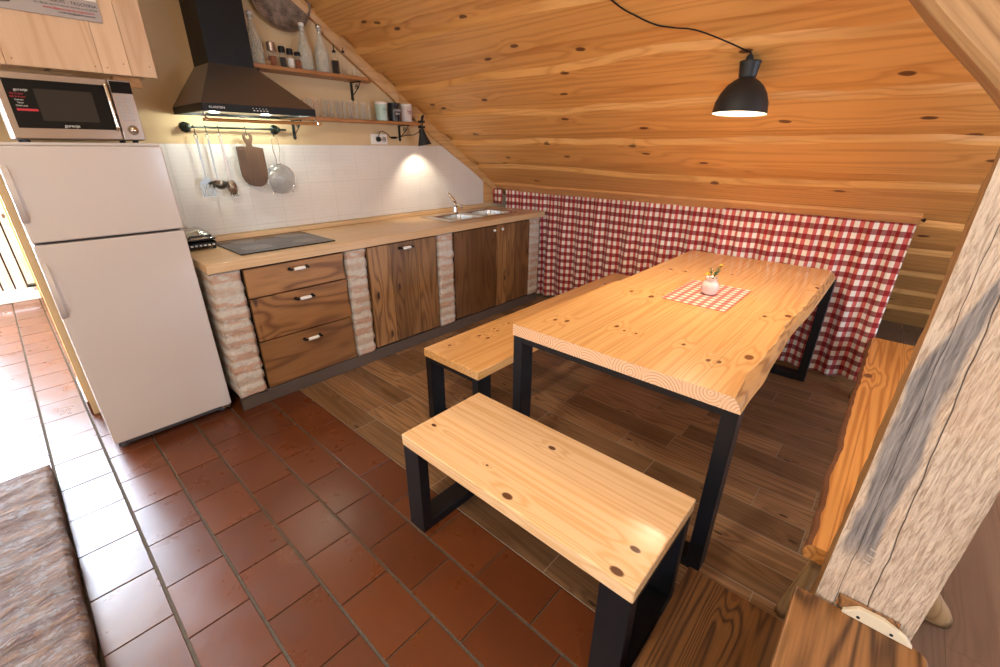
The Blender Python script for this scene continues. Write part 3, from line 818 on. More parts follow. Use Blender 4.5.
bm=B(); box(bm,fx1-.05,fx1-.006,-.545,-.50,.028,.05); obj('hinge',bm,M['steel'],parent=fg,bevel=.003)

# ================================================================ MICROWAVE
mw=thing('microwave','stainless microwave with black glass door standing on the fridge','microwave',(-.29,-.36,1.476))
y0=-.53
bm=B(); box(bm,-.502,-.076,-.515,-.17,1.486,1.728); obj('body',bm,M['steeld'],parent=mw,bevel=.005)
for x in(-.47,-.11):
    for y in(-.49,-.2):
        bm=B(); tube(bm,[(x,y,1.4765),(x,y,1.487)],.012,10); obj('foot',bm,M['black'],parent=mw)
bm=B(); box(bm,-.503,-.158,y0,-.516,1.488,1.728); md=obj('door',bm,M['coppery'],parent=mw,bevel=.004)
bm=B(); box(bm,-.480,-.158,y0-.003,y0,1.528,1.703); dg=obj('door_glass',bm,M['blackgloss'],parent=md,bevel=.001)
q=NT('oven_window'); q.fin((.035,.03,.027),.15,spec=.25)
bm=B(); box(bm,-.40,-.222,y0-.0038,y0-.003,1.556,1.672); obj('window',bm,q.mat,parent=md)
bm=B(); tube(bm,[(-.172,y0,1.705),(-.172,y0-.028,1.705),(-.172,y0-.032,1.70),(-.172,y0-.032,1.54),(-.172,y0-.028,1.53),(-.172,y0,1.53)],.007,12); obj('handle',bm,M['chrome'],parent=md,smooth=True)
text('brand_lettering','gorenje',.016,(-.318,y0-.004,1.539),FRONT,M['whiteink'],md)
bm=B(); box(bm,-.475,-.400,y0-.0036,y0-.003,1.586,1.678); st=md; obj('sticker',bm,M['blackgloss'],parent=md)
text('sticker_heading','gorenje',.013,(-.436,y0-.0042,1.665),FRONT,M['whiteink'],st)
for i,(s,c) in enumerate((('750 W Grill','red'),('900 W Power','red'),('Defrost','whiteink'),('Timer','whiteink'),('Child Lock','whiteink'))):
    text('sticker_line',s,.0078,(-.452+.001*i,y0-.0042,1.650-.0105*i),FRONT,M[c],st)
bm=B(); box(bm,-.466,-.405,y0-.0042,y0-.0036,1.590,1.598); obj('sticker_band',bm,M['red'],parent=st)
bm=B(); box(bm,-.155,-.076,y0,-.516,1.488,1.728); mp=obj('control_panel',bm,M['coppery'],parent=mw,bevel=.003)
bm=B(); box(bm,-.152,-.078,y0-.0025,y0,1.676,1.722); obj('display',bm,M['blackgloss'],parent=mp)
for r in range(7):
    for c in range(2):
        bm=B(); box(bm,-.143+.030*c,-.122+.030*c,y0-.0015,y0,1.656-.0145*r,1.6625-.0145*r); obj('button',bm,M['steeld'],parent=mp,bevel=.0006)
bm=B(); lathe(bm,[(.0195,0),(.0195,.003),(.016,.005),(.0145,.016),(0,.017)],c=(-.114,y0,1.529),axis='y',seg=24,mat=Matrix.Rotation(PI,3,'Z')); obj('knob',bm,M['chrome'],parent=mp,smooth=True)

# ================================================================ UPPER CABINET + sign
uc=thing('wall_cabinet','pale pine wall cabinet hanging above the microwave','cabinet',(-.29,-.25,1.75))
bm=B(); rn=[]
def fb(x0,x1,r,z0=1.752,z1=2.45,y=-.5):
    for f in box(bm,x0,x1,y,y+.02,z0,z1): rn.append(r)
fb(-.74,-.446,.31); fb(-.445,-.155,.62,y=-.503); fb(-.154,-.055,.15); fb(-.054,.040,.8,y=-.502)
o=obj('front_boards',bm,M['cab'],parent=uc,bevel=.0015); rnd_attr(o.data,lambda p:rn[p.index])
bm=B(); box(bm,.018,.038,-.479,-.001,1.765,2.45); box(bm,-.74,.018,-.479,-.001,1.79,1.81); box(bm,-.60,-.59,-.479,-.001,1.79,2.45)
o=obj('side_and_base',bm,M['cab'],parent=uc); rnd_attr(o.data,lambda p:.5)
for x in(-.425,-.175,-.075,.02,-.135):
    for z in(1.775,):
        bm=B(); lathe(bm,[(.0022,0),(.0022,.001),(0,.001)],c=(x,-.5033,z+.02*(x>-.1)),axis='y',seg=8,mat=Matrix.Rotation(PI,3,'Z')); obj('screw',bm,M['screw'],parent=uc)
bm=B(); box(bm,-.09,.015,-.30,-.24,1.725,1.765); obj('bracket_block',bm,M['batten'],parent=uc)
sg=thing('shop_sign','grey and white shop sign with red and dark lettering on wall cabinet','sign',(-.35,-.505,1.94))
bm=B(); box(bm,-.74,-.107,-.509,-.5035,1.94,2.20); obj('panel',bm,M['grey'],parent=sg)
bm=B(); box(bm,-.74,-.109,-.510,-.509,2.012,2.20)
prism(bm,[(-.74,2.012),(-.109,2.012)][:0] or [(-.33,2.0115),(-.109,2.0115),(-.109,2.03),(-.33,2.03)],-.5101,-.509,'y'); obj('white_field',bm,M['white'],parent=sg)
text('lettering','ELEKTROTEHNIKA - SERVIS - TRGOVINA',.0162,(-.113,-.5101,1.993),FRONT,M['ink'],sg,ext=.0004,align='RIGHT')
text('lettering','Tel. +385 (0)1 555 0134, Mob. 091 555 0126, Fax. 01 555 0187',.0075,(-.113,-.5101,1.9785),FRONT,M['ink'],sg,align='RIGHT')
text('web_address','www.elektro-servis-trgovina.hr',.0125,(-.125,-.5101,1.967),FRONT,M['red'],sg,align='RIGHT')
text('email_address','e-mail: info@elektro-servis.hr',.0095,(-.125,-.5101,1.9555),FRONT,M['ink'],sg,align='RIGHT')
text('logo_lettering','RSIL',.036,(-.412,-.5101,1.982),FRONT,M['red'],sg)
bm=B(); prism(bm,[(-.45,1.962),(-.41,1.958),(-.375,1.964),(-.362,1.978),(-.368,1.974),(-.38,1.967),(-.41,1.961)],-.5102,-.509,'y'); obj('logo_swoosh',bm,M['ink'],parent=sg)

# ================================================================ HOOD
hx0,hx1=.195,.785
hd=thing('range_hood','black steel range hood with tall chimney above the hob','range hood',(.47,-.25,1.63))
bm=B(); box(bm,.352,.585,-.25,-.001,1.87,2.74); obj('chimney',bm,M['chimney'],parent=hd,bevel=.002)
bm=B()
lo=[bm.verts.new(p) for p in((hx0,-.5,1.664),(hx1,-.5,1.664),(hx1,-.001,1.664),(hx0,-.001,1.664))]
hi=[bm.verts.new(p) for p in((.35,-.252,1.877),(.587,-.252,1.877),(.587,-.001,1.877),(.35,-.001,1.877))]
for k in range(4): bm.faces.new((lo[k],lo[(k+1)%4],hi[(k+1)%4],hi[k]))
bm.faces.new(hi); bm.faces.new(lo[::-1]); obj('canopy',bm,M['hood'],parent=hd,bevel=.002)
bm=B(); plate(bm,[hx0,hx0+.02,hx1-.02,hx1],[-.503,-.483,-.02,-.001],{(1,1)},1.628,1.6635); ct=obj('control_strip',bm,M['chimney'],parent=hd,bevel=.001)
text('brand_lettering','KLARSTEIN',.0145,(.262,-.5037,1.646),FRONT,M['whiteink'],ct)
for k in range(5):
    bm=B(); box(bm,.437+.017*k,.445+.017*k,-.5045,-.503,1.638,1.6425); obj('button',bm,M['whiteink'],parent=ct)
for k in range(5):
    bm=B(); box(bm,.435+.017*k,.439+.017*k,-.5040,-.503,1.649,1.652); obj('button_symbol',bm,M['whiteink'],parent=ct)
bm=B(); box(bm,hx0+.02,hx1-.02,-.483,-.02,1.640,1.646); ft=obj('filter_panel',bm,M['steel'],parent=hd)
for x in(.34,.62):
    bm=B(); lathe(bm,[(0,1.6375),(.026,1.6375),(.028,1.640)],c=(x,-.20,0),seg=20); obj('lamp',bm,M['hoodlamp'],parent=hd)
bm=B(); tube(bm,[(.182,-.52,1.587),(.80,-.52,1.587)],.008,12); rr_=obj('front_rail',bm,M['brass'],parent=hd); rr_['label']='brass-brown rail under the front edge'
for x in(.198,.782):
    bm=B(); tube(bm,[(x,-.495,1.629),(x,-.50,1.612),(x,-.52,1.594)],.004,8); lathe(bm,[(.006,-.01),(.0095,-.005),(.0095,.005),(.006,.01)],c=(x,-.52,1.587),axis='x',seg=14); obj('rail_mount',bm,M['chrome'],parent=rr_)

# ================================================================ HOOK RAIL + utensils
RZ,RY=1.564,-.062
rl=thing('hook_rail','black wrought-iron hanging rail on wall below the hood','rail',(.5,-.03,RZ))
bm=B(); tube(bm,[(.22,RY,RZ),(.79,RY,RZ)],.006,10); obj('bar',bm,M['iron'],parent=rl)
for x in(.232,.738):
    bm=B(); lathe(bm,[(.030,0),(.030,.006),(.022,.010),(.012,.014),(.009,.04),(.014,.045),(.017,.062),(.012,.072),(0,.075)],c=(x,-.001,RZ),axis='y',seg=8,mat=Matrix.Rotation(PI,3,'Z')); obj('rosette',bm,M['iron'],parent=rl)
UT=[(.258,'turner'),(.318,'ladle'),(.385,'spoon'),(.536,'board'),(.700,'strainer')]
for x,_ in UT:
    bm=B(); p=[(x,RY+.008,RZ+.004),(x,RY,RZ+.011),(x,RY-.009,RZ+.003),(x,RY-.006,RZ-.012),(x,RY,RZ-.028),(x,RY-.006,RZ-.040),(x,RY-.014,RZ-.034)]
    tube(bm,p,.0022,6); obj('hook',bm,M['iron'],parent=rl)
def hanging_handle(bm,x,zt,zb,w0=.011,w1=.005):
    # flat steel handle with an eye at its top
    y=RY-.004
    tube(bm,[(x+.0085*math.cos(a),y,zt-.014+.014*math.sin(a)) for a in [2*PI*k/14 for k in range(14)]],.0028,8,closed=True)
    prism(bm,[(x-w0/2,zt-.028),(x+w0/2,zt-.028),(x+w0/2*.9,zt-.12),(x+w1/2,zb),(x-w1/2,zb),(x-w0/2*.9,zt-.12)],y-.0018,y+.0018,'y')
t1=thing('slotted_turner','steel slotted turner hanging at the left end of the hook rail','kitchen utensil',(.258,RY,1.18),'steel utensils on the hook rail')
bm=B(); hanging_handle(bm,.258,1.53,1.29); obj('handle',bm,M['utensil'],parent=t1)
bm=B(); x=.258; y=RY-.004
plate(bm,[x-.038,x-.030,x-.022,x-.014,x-.006,x+.002,x+.010,x+.018,x+.026,x+.038],[1.180,1.188,1.250,1.262],{(1,1),(3,1),(5,1),(7,1)},y-.001,y+.001)
for v in bm.verts: v.co=V((v.co.x,v.co.z,v.co.y))
prism(bm,[(x-.038,1.262),(x+.038,1.262),(x+.028,1.272),(x+.006,1.292),(x-.006,1.292),(x-.028,1.272)],y-.001,y+.001,'y')
obj('blade',bm,M['utensil'],parent=t1)
t2=thing('soup_ladle','steel soup ladle hanging second from the left on the hook rail','kitchen utensil',(.318,RY,1.23),'steel utensils on the hook rail')
bm=B(); hanging_handle(bm,.318,1.53,1.262); obj('handle',bm,M['utensil'],parent=t2)
bm=B(); rot=Matrix.Rotation(math.radians(18),3,'X')
lathe(bm,[(0,-.030),(.022,-.025),(.036,-.010),(.041,.004),(.0425,.004),(.0375,-.012),(.023,-.0275),(0,-.0325)],c=(.318,RY-.045,1.255),seg=24,mat=rot); obj('bowl',bm,M['utensil'],parent=t2,smooth=True)
t3=thing('pasta_spoon','steel serving spoon hanging beside the wooden board on the rail','kitchen utensil',(.385,RY,1.19),'steel utensils on the hook rail')
bm=B(); hanging_handle(bm,.385,1.53,1.265); obj('handle',bm,M['coppery'],parent=t3)
bm=B(); rows=[]
for i in range(9):
    t=i/8; w=.030*math.sin(PI*(.12+.82*t))**.6; row=[]
    for j in range(9):
        u=(j/8-.5)*2; row.append(bm.verts.new((.385+.004*t+w*u,RY-.008-.018*(1-u*u)*math.sin(PI*min(1,t+.1))-.01*t,1.268-.085*t)))
    rows.append(row)
for i in range(8):
    for j in range(8): bm.faces.new((rows[i][j],rows[i][j+1],rows[i+1][j+1],rows[i+1][j]))
o=obj('bowl',bm,M['coppery'],parent=t3,smooth=True); sm=o.modifiers.new('s','SOLIDIFY'); sm.thickness=.0016
bm=B()
for k in range(4): 
    x=.368+.013*k; tube(bm,[(x,RY-.02,1.192),(x,RY-.028,1.180),(x,RY-.04,1.176)],[.004,.0035,.002],6)
obj('prongs',bm,M['steel'],parent=t3)
cbm=B(); y=RY-.006
out=[(.468,1.462),(.535,1.462),(.537,1.475),(.532,1.488),(.524,1.505),(.522,1.522),(.532,1.536),(.548,1.541),(.562,1.541),(.577,1.536),(.587,1.522),(.585,1.505),(.577,1.488),(.573,1.476),(.576,1.463),(.645,1.452),
     (.648,1.33),(.645,1.29),(.634,1.255),(.612,1.232),(.58,1.222),(.545,1.224),(.510,1.236),(.484,1.258),(.470,1.29),(.466,1.34)]
# build with a hole in the handle: outline front + eye ring as bridged faces
def board_with_hole(bm,outl,c,r,y0,y1):
    n=20; hole=[(c[0]+r*math.cos(2*PI*k/n),c[1]+r*math.sin(2*PI*k/n)) for k in range(n)]
    def layer(y):
        vo=[bm.verts.new((a,y,b)) for a,b in outl]; vh=[bm.verts.new((a,y,b)) for a,b in hole]
        eo=[bm.edges.new((vo[i],vo[(i+1)%len(vo)])) for i in range(len(vo))]
        eh=[bm.edges.new((vh[i],vh[(i+1)%n])) for i in range(n)]
        bmesh.ops.triangle_fill(bm,edges=eo+eh,use_beauty=True)
        return vo,vh
    a=layer(y0); b=layer(y1)
    for p,q_ in((a[0],b[0]),(a[1],b[1])):
        m=len(p)
        for i in range(m): bm.faces.new((p[i],p[(i+1)%m],q_[(i+1)%m],q_[i]))
out=[(.462+(a-.468)*.87,b) for a,b in out]
board_with_hole(cbm,out,(.537,1.518),.0135,y-.008,y+.008)
cb=obj('cutting_board',cbm,M['board'],loc=(.555,y,1.22)); tag(cb,'dark wooden cutting board with an eyelet handle hanging on the rail','cutting board')
t5=thing('wire_strainer','round steel mesh strainer hanging at right end of the hook rail','strainer',(.70,RY,1.16))
bm=B(); R_=.092; cx,cz=.700,1.262; y=RY-.004
tube(bm,[(cx+R_*math.cos(2*PI*k/36),y,cz+R_*math.sin(2*PI*k/36)) for k in range(36)],.004,8,closed=True); obj('rim',bm,M['steel'],parent=t5,smooth=True)
bm=B(); lathe(bm,[(R_,0),(R_*.93,.014),(R_*.75,.028),(R_*.5,.038),(R_*.25,.043),(0,.044)],c=(cx,y,cz),axis='y',seg=32,mat=Matrix.Rotation(PI,3,'Z')); obj('mesh_bowl',bm,M['gauze'],parent=t5,smooth=True)
bm=B(); tube(bm,[(cx-.012,y,cz+R_),(cx-.008,y,cz+R_+.03),(cx-.02,y,1.44),(cx-.018,y,1.51),(cx+.002,y,1.528),(cx+.020,y,1.51),(cx+.024,y,1.44),(cx+.010,y,cz+R_+.03),(cx+.012,y,cz+R_)],.002,8); obj('handle',bm,M['steel'],parent=t5)
for s in(-1,1):
    bm=B(); a=math.radians(-90+s*38); a2=a
    tube(bm,[(cx+R_*math.cos(a)-.008,y,cz+R_*math.sin(a)),(cx+(R_+.018)*math.cos(a),y,cz+(R_+.018)*math.sin(a)),(cx+R_*math.cos(a)+.008,y,cz+R_*math.sin(a))],.002,6); obj('rest_hook',bm,M['steel'],parent=t5)

# ================================================================ SHELVES
def scroll_bracket(parent,x,z,yd=-.13):
    bm=B(); box(bm,x-.009,x+.009,-.006,-.001,z-.10,z-.001)
    prism(bm,[(x-.009,z-.10),(x+.009,z-.10),(x+.013,z-.108),(x,z-.122),(x-.013,z-.108)],-.006,-.001,'y')
    box(bm,x-.006,x+.006,yd,-.001,z-.006,z-.001)
    pts=[]
    for k in range(26):
        a=k/25*2.6*PI; r=.020*(1-k/32); pts.append((x,-.075+.055*0-r*math.cos(a)*1.0-.0,z-.036+r*math.sin(a)))
    tube(bm,pts,.0028,6)
    tube(bm,[(x,-.006,z-.085),(x,-.035,z-.075),(x,-.065,z-.058),(x,-.095,z-.038),(x,yd+.006,z-.008)],.003,6)
    return obj('bracket',bm,M['iron'],parent=parent)
S1=1.915; S2=1.645
s1=thing('wall_shelf','upper wooden wall shelf holding the bottles and spice jars','shelf',(1.0,-.09,S1-.02))
bm=B(); pts=[(.60,-.002),(1.478,-.002)]; fr=[(1.385-.785*i/24,-.165+.005*noise.noise(V((i*.3,0,0)))) for i in range(25)]; prism(bm,pts+[(1.45,-.10)]+fr,S1-.021,S1,'z'); obj('board',bm,M['shelf'],parent=s1,bevel=.002)
scroll_bracket(s1,1.345,S1-.021); scroll_bracket(s1,.66,S1-.021)
s2=thing('wall_shelf','lower wooden wall shelf holding drinking glasses and three canisters','shelf',(1.35,-.09,S2-.02))
bm=B(); fr=[(1.84-1.05*i/24,-.155+.005*noise.noise(V((i*.3,7,0)))) for i in range(25)]; prism(bm,[(.79,-.002),(1.90,-.002)]+fr,S2-.019,S2,'z'); obj('board',bm,M['shelf'],parent=s2,bevel=.002)
scroll_bracket(s2,.868,S2-.019); scroll_bracket(s2,1.738,S2-.019)
# bottles
GB='embossed glass bottles on the upper shelf'
def big_bottle(x,y,h,label,cap=False):
    t=thing('glass_bottle',label,'bottle',(x,y,S1),GB)
    r=.044; bm=B()
    pr_=[(r*.9,0),(r,.008),(r,.10*h/.27),(r*.92,.135*h/.27),(r*.6,.185*h/.27),(r*.36,.225*h/.27),(r*.30,h-.02),(r*.38,h-.016),(r*.38,h-.004),(r*.30,h)]
    inn=[(a-.004,b) for a,b in pr_[::-1][:-2]]+[(r*.88,.008),(0,.007)]
    lathe(bm,[(0,.001)]+[(a,b+.001) for a,b in pr_]+[(a,b+.001) for a,b in inn],c=(x,y,S1),seg=24); obj('glass',bm,M['embossed'],parent=t,smooth=True)
    bm=B(); lathe(bm,[(0,h-.022),(.0115,h-.022),(.0115,h+.002),(.0175,h+.002),(.0175,h+.014),(.014,h+.018),(0,h+.018)],c=(x,y,S1),seg=18); obj('cap',bm,M['steel'] if cap else M['porcelain'],parent=t,smooth=True)
big_bottle(.672,-.095,.255,'tall embossed glass bottle on upper shelf beside the hood chimney')
big_bottle(.985,-.085,.25,'tall embossed glass bottle below the round tin plate on the upper shelf')
big_bottle(1.095,-.095,.255,'tall white-capped embossed bottle beside the dark vinegar cruet',True)
def jar(x,y,h,r,label,fill,lid,lidh,cat='spice jar'):
    t=thing('spice_jar',label,cat,(x,y,S1),'spice jars on the upper shelf')
    bm=B(); lathe(bm,[(0,.001),(r,.001),(r,h-lidh-.006),(r*.85,h-lidh),(r*.85,h-lidh+.001),(0,h-lidh+.001)],c=(x,y,S1),seg=18); obj('glass',bm,M['glass'],parent=t,smooth=True)
    bm=B(); lathe(bm,[(0,.004),(r*.9,.004),(r*.9,(h-lidh)*.7),(0,(h-lidh)*.7)],c=(x,y,S1),seg=16); obj('spice',bm,fill,parent=t)
    bm=B(); lathe(bm,[(0,h-lidh+.002),(r*1.02,h-lidh+.002),(r*1.02,h-.003),(r*.9,h),(0,h)],c=(x,y,S1),seg=20); obj('lid',bm,lid,parent=t)
    bm=B(); lathe(bm,[(r*1.01,(h-lidh)*.25),(r*1.02,(h-lidh)*.25),(r*1.02,(h-lidh)*.75),(r*1.01,(h-lidh)*.75),(r*1.01,(h-lidh)*.25)],c=(x,y,S1),seg=20)
    if fill is M['spice2'] or lid is M['steel']: obj('label_band',bm,M['white'],parent=t)
    else: bm.free()
jar(.765,-.10,.132,.024,'pepper mill with a copper-coloured top, leftmost of the spice jars',M['spice3'],M['coppery'],.05,'pepper mill')
jar(.828,-.10,.118,.019,'black-lidded spice jar with dark peppercorns on the upper shelf',M['spice1'],M['black'],.034)
jar(.877,-.10,.112,.019,'black-lidded spice jar with pale contents on the upper shelf',M['spice2'],M['black'],.034)
jar(.925,-.10,.100,.018,'short black-lidded jar of reddish spice, rightmost of the spice jars',M['spice3'],M['black'],.022)
bm=B(); lathe(bm,[(0,0),(.014,.002),(.020,.012),(.018,.024),(.008,.031),(0,.032)],c=(.722,-.12,S1+.001),seg=16); o=obj('garlic_bulb',bm,M['cork'],smooth=True,loc=(.722,-.12,S1)); tag(o,'small brown bulb beside the pepper mill on upper shelf','garlic')
# vinegar cruet
t=thing('vinegar_cruet','small bottle of dark vinegar with a pouring spout on upper shelf','bottle',(1.183,-.10,S1))
bm=B(); lathe(bm,[(0,.001),(.026,.001),(.027,.006),(.027,.085),(.020,.100),(.009,.108),(.009,.125),(.011,.128),(.0085,.13),(0,.13)],c=(1.183,-.10,S1),seg=20); obj('glass',bm,M['glass'],parent=t,smooth=True)
bm=B(); lathe(bm,[(0,.004),(.0245,.004),(.0245,.084),(0,.084)],c=(1.183,-.10,S1),seg=18); obj('vinegar',bm,M['liquid'],parent=t)
bm=B(); lathe(bm,[(0,.131),(.011,.131),(.012,.142),(.004,.146),(.0035,.170),(.002,.182),(0,.183)],c=(1.183,-.10,S1),seg=12); obj('spout',bm,M['black'],parent=t)
t=thing('oil_cruet','slim empty glass cruet beside the dark vinegar bottle','bottle',(1.257,-.09,S1))
bm=B(); lathe(bm,[(0,.001),(.020,.001),(.020,.08),(.012,.105),(.008,.125),(.008,.140),(0,.140)],c=(1.257,-.09,S1),seg=18); obj('glass',bm,M['glass'],parent=t,smooth=True)
bm=B(); lathe(bm,[(0,.141),(.010,.141),(.010,.152),(.003,.154),(.002,.172),(0,.172)],c=(1.257,-.09,S1),seg=12); obj('spout',bm,M['black'],parent=t)
bm=B(); lathe(bm,[(0,.001),(.013,.001),(.018,.055),(.0165,.055),(.012,.006),(0,.006)],c=(1.322,-.10,S1),seg=18); o=obj('shot_glass',bm,M['glass'],smooth=True,loc=(1.322,-.10,S1)); tag(o,'tiny shot glass at the right end of the upper shelf','glass')
# tumblers
bm=B(); lathe(bm,[(0,.001),(.028,.001),(.031,.008),(.034,.115),(.0318,.115),(.029,.012),(0,.011)],c=(.95,-.115,S2),seg=22)
lab=['clear tumbler half hidden by the hood, leftmost in the front row on the lower shelf','clear tumbler second from the hood, front row of the lower shelf','clear tumbler in the middle of the front row on the lower shelf','clear tumbler fourth from the hood, front row of the lower shelf','clear tumbler nearest the mint canister, front row of the lower shelf']
lab2=['clear tumbler half hidden by the hood, leftmost in the back row of glasses','clear tumbler second from the hood, back row of glasses','clear tumbler in the middle of the back row of glasses','clear tumbler fourth from the hood, back row of glasses','clear tumbler nearest the mint canister, back row of glasses']
g0=obj('drinking_glass',bm,M['glass'],smooth=True,loc=(.935,-.115,S2)); tag(g0,lab[0],'glass','tumblers on the lower shelf')
g0.data.transform(Matrix.Translation(V((.95-.935,0,0))))
for v in g0.data.vertices: pass
for k,x in enumerate((.935,1.045,1.142,1.237,1.342)):
    if k: c=g0.copy(); COL.objects.link(c); c.location=(x,-.115,S2); c['label']=lab[k]
    c=g0.copy(); COL.objects.link(c); c.location=(x+.008,-.040,S2); c['label']=lab2[k]
# canisters
def canister(x,mat,lidm,label,txt,ink):
    t=thing('canister',label,'canister',(x,-.085,S2),'canisters on the lower shelf')
    r=.045; bm=B(); lathe(bm,[(0,.001),(r*.93,.001),(r*.95,.006),(r,.112),(0,.112)],c=(x,-.085,S2),seg=32); obj('body',bm,mat,parent=t,smooth=True)
    bm=B(); lathe(bm,[(0,.1125),(r*1.03,.1125),(r*1.05,.116),(r*1.05,.126),(r*1.0,.130),(0,.130)],c=(x,-.085,S2),seg=32); obj('lid',bm,lidm,parent=t)
    for i,s in enumerate(txt): text('lettering',s,.022,(x,-.085-r-.0005,S2+.078-.022*i),FRONT,ink,t,ext=.0012)
q=NT('pale_blue_print'); q.fin((.28,.38,.36),.5); q2=NT('rose_print'); q2.fin((.45,.25,.26),.5)
canister(1.527,M['mint'],M['porcelain'],'mint-green canister with white lid, leftmost of the three canisters',['TEA','~~'],q.mat)
canister(1.643,M['canblack'],M['canblack'],'black canister with pale lettering between the other two canisters',['Coffee','time'],M['whiteink'])
canister(1.757,M['canpink'],M['porcelain'],'whitish pink canister with white lid, rightmost of the canisters',['Sugar','***'],q2.mat)
# round tin plate / sieve on wall
pn=thing('round_tin_sieve','large round old tin sieve hanging on wall above the bottles','sieve',(.905,-.02,2.315))
bm=B(); lathe(bm,[(0,.028),(.10,.030),(.165,.032),(.178,.040),(.184,.042),(.186,.036),(.172,.024),(.10,.020),(0,.018)],c=(.905,-.0,2.315),axis='y',seg=48,mat=Matrix.Rotation(PI,3,'Z')); obj('disc',bm,M['pan'],parent=pn,smooth=True)
bm=B(); tube(bm,[(.905+.184*math.cos(2*PI*k/48),-.041,2.315+.184*math.sin(2*PI*k/48)) for k in range(48)],.0035,6,closed=True); obj('rim',bm,M['steeld'],parent=pn)
bm=B(); tube(bm,[(.905,-.001,2.315),(.905,-.020,2.315)],.004,6); obj('nail',bm,M['iron'],parent=pn)
# sockets
so=thing('wall_socket','white double wall socket above the tiles under the lower shelf','socket',(1.535,-.004,1.52))
bm=B(); box(bm,1.462,1.61,-.011,-.0005,1.482,1.556); obj('plate',bm,M['white'],parent=so,bevel=.003)
for x in(1.520,1.577):
    bm=B(); box(bm,x-.026,x+.026,-.0135,-.011,1.492,1.546); si=obj('insert',bm,M['white'],parent=so,bevel=.002)
    bm=B(); lathe(bm,[(.018,0),(.0195,.0015),(.021,0)],c=(x,-.0135,1.519),axis='y',seg=24,mat=Matrix.Rotation(PI,3,'Z')); obj('ring',bm,M['grey'],parent=si)
    for dx in(-.007,.007):
        bm=B(); tube(bm,[(x+dx,-.0137,1.519),(x+dx,-.0142,1.519)],.0025,8); obj('pin_hole',bm,M['black'],parent=si)
# clamp lamp
cl=thing('clamp_lamp','small black clamp lamp at the right end of the lower shelf','lamp',(1.87,-.12,1.6))
bm=B(); box(bm,1.855,1.885,-.155,-.10,1.646,1.662); box(bm,1.855,1.885,-.155,-.10,1.605,1.622); box(bm,1.862,1.878,-.112,-.10,1.61,1.66)
tube(bm,[(1.87,-.13,1.655),(1.875,-.135,1.69),(1.885,-.14,1.70)],.008,8); obj('clamp',bm,M['lampblack'],parent=cl)
bm=B(); tube(bm,[(1.885,-.14,1.70),(1.86,-.155,1.66),(1.843,-.165,1.600)],.006,8); obj('arm',bm,M['lampblack'],parent=cl)
rot=Matrix.Rotation(math.radians(-6),3,'X')@Matrix.Rotation(math.radians(-8),3,'Y')
lc=V((1.842,-.165,1.573))
bm=B(); prof=[(0,.03),(.016,.028),(.022,.018),(.026,-.012),(.042,-.055),(.056,-.095),(.054,-.095),(.040,-.054),(.024,-.012),(.018,.012),(0,.02)]
lathe(bm,prof,c=lc,seg=28,mat=rot); obj('lamp_shade',bm,M['lampblack'],parent=cl,smooth=True)
bm=B(); lathe(bm,[(0,-.070),(.018,-.066),(.025,-.052),(.02,-.03),(.012,-.012),(0,-.01)],c=lc,seg=18,mat=rot); obj('bulb',bm,M['bulb2'],parent=cl,smooth=True)
cd=B(); tube(cd,[(1.843,-.15,1.59),(1.81,-.10,1.555),(1.78,-.03,1.553),(1.73,-.02,1.540),(1.69,-.02,1.535)],.003,6); lathe(cd,[(.003,0),(.008,.006),(.009,.05),(.003,.058)],c=(1.635,-.022,1.533),axis='x',seg=10)
tube(cd,[(1.635,-.022,1.533),(1.60,-.03,1.56),(1.56,-.03,1.578),(1.53,-.03,1.57),(1.52,-.025,1.53)],.003,6)
lathe(cd,[(.017,0),(.017,.02),(.008,.03),(0,.03)],c=(1.52,-.0145,1.519),axis='y',seg=16,mat=Matrix.Rotation(PI,3,'Z'))
cd=obj('cord',cd,M['black'],parent=cl)

# ================================================================ CURTAINS
def curtain(name,y0,y1,z0,z1,xf,label,seed,full=1.28,amp=.02,lean=0.,bfun=None,u0=0.,grp='red gingham curtains under the slope'):
    L=abs(y1-y0); ny=int(L/.007)+2; nz=44
    bm=B(); uvl=bm.loops.layers.uv.new('UVMap')
    rows=[]; us=[]
    R=random.Random(seed)
    ph=R.random()*6
    def fold(y,t):   # t: 0 top .. 1 bottom
        k1=2*PI/.105; w=noise.noise(V((y*3.1,seed,t*.4)))*2.2
        top=math.sin(y*k1*1.5+w*1.4+ph)*.006*(1-t)
        big=math.sin(y*k1*.62+w*1.6+noise.noise(V((y*1.2,seed+9,t*.7)))*1.2+ph)*amp*(.18+.82*min(1,t*1.8))
        big+=.5*amp*min(1,t*3)*noise.noise(V((y*7,seed+3,t*1.1)))
        return top+big
    for j in range(nz+1):
        t=j/nz; row=[]; u=u0; pv=None; ur=[]
        for i in range(ny+1):
            y=y0+(y1-y0)*i/ny
            zb=z0+(bfun(y) if bfun else 0)
            z=z1+(zb-z1)*t
            x=xf(y,t)+fold(y,t)
            yy=y+.008*noise.noise(V((y*9,seed+1,t*1.5)))*t
            p=V((x,yy,z)); row.append(bm.verts.new(p))
            if pv is not None: u+=math.hypot(p.x-pv.x,p.y-pv.y)*1.03
            ur.append(u); pv=p
        rows.append(row); us.append(ur)
    mid=us[nz//2]
    for j in range(nz):
        for i in range(ny):
            f=bm.faces.new((rows[j][i],rows[j][i+1],rows[j+1][i+1],rows[j+1][i]))
            ids=((j,i),(j,i+1),(j+1,i+1),(j+1,i))
            for lp,(a,b) in zip(f.loops,ids):
                lp[uvl].uv=(mid[b]*full/1.0, rows[a][b].co.z)
    o=obj(name,bm,M['gingham'],smooth=True,loc=(xf(y0,0),y0,z0)); 
    for m in list(o.modifiers): o.modifiers.remove(m)
    s=o.modifiers.new('solid','SOLIDIFY'); s.thickness=.0015
    tag(o,label,'curtain',grp); return o
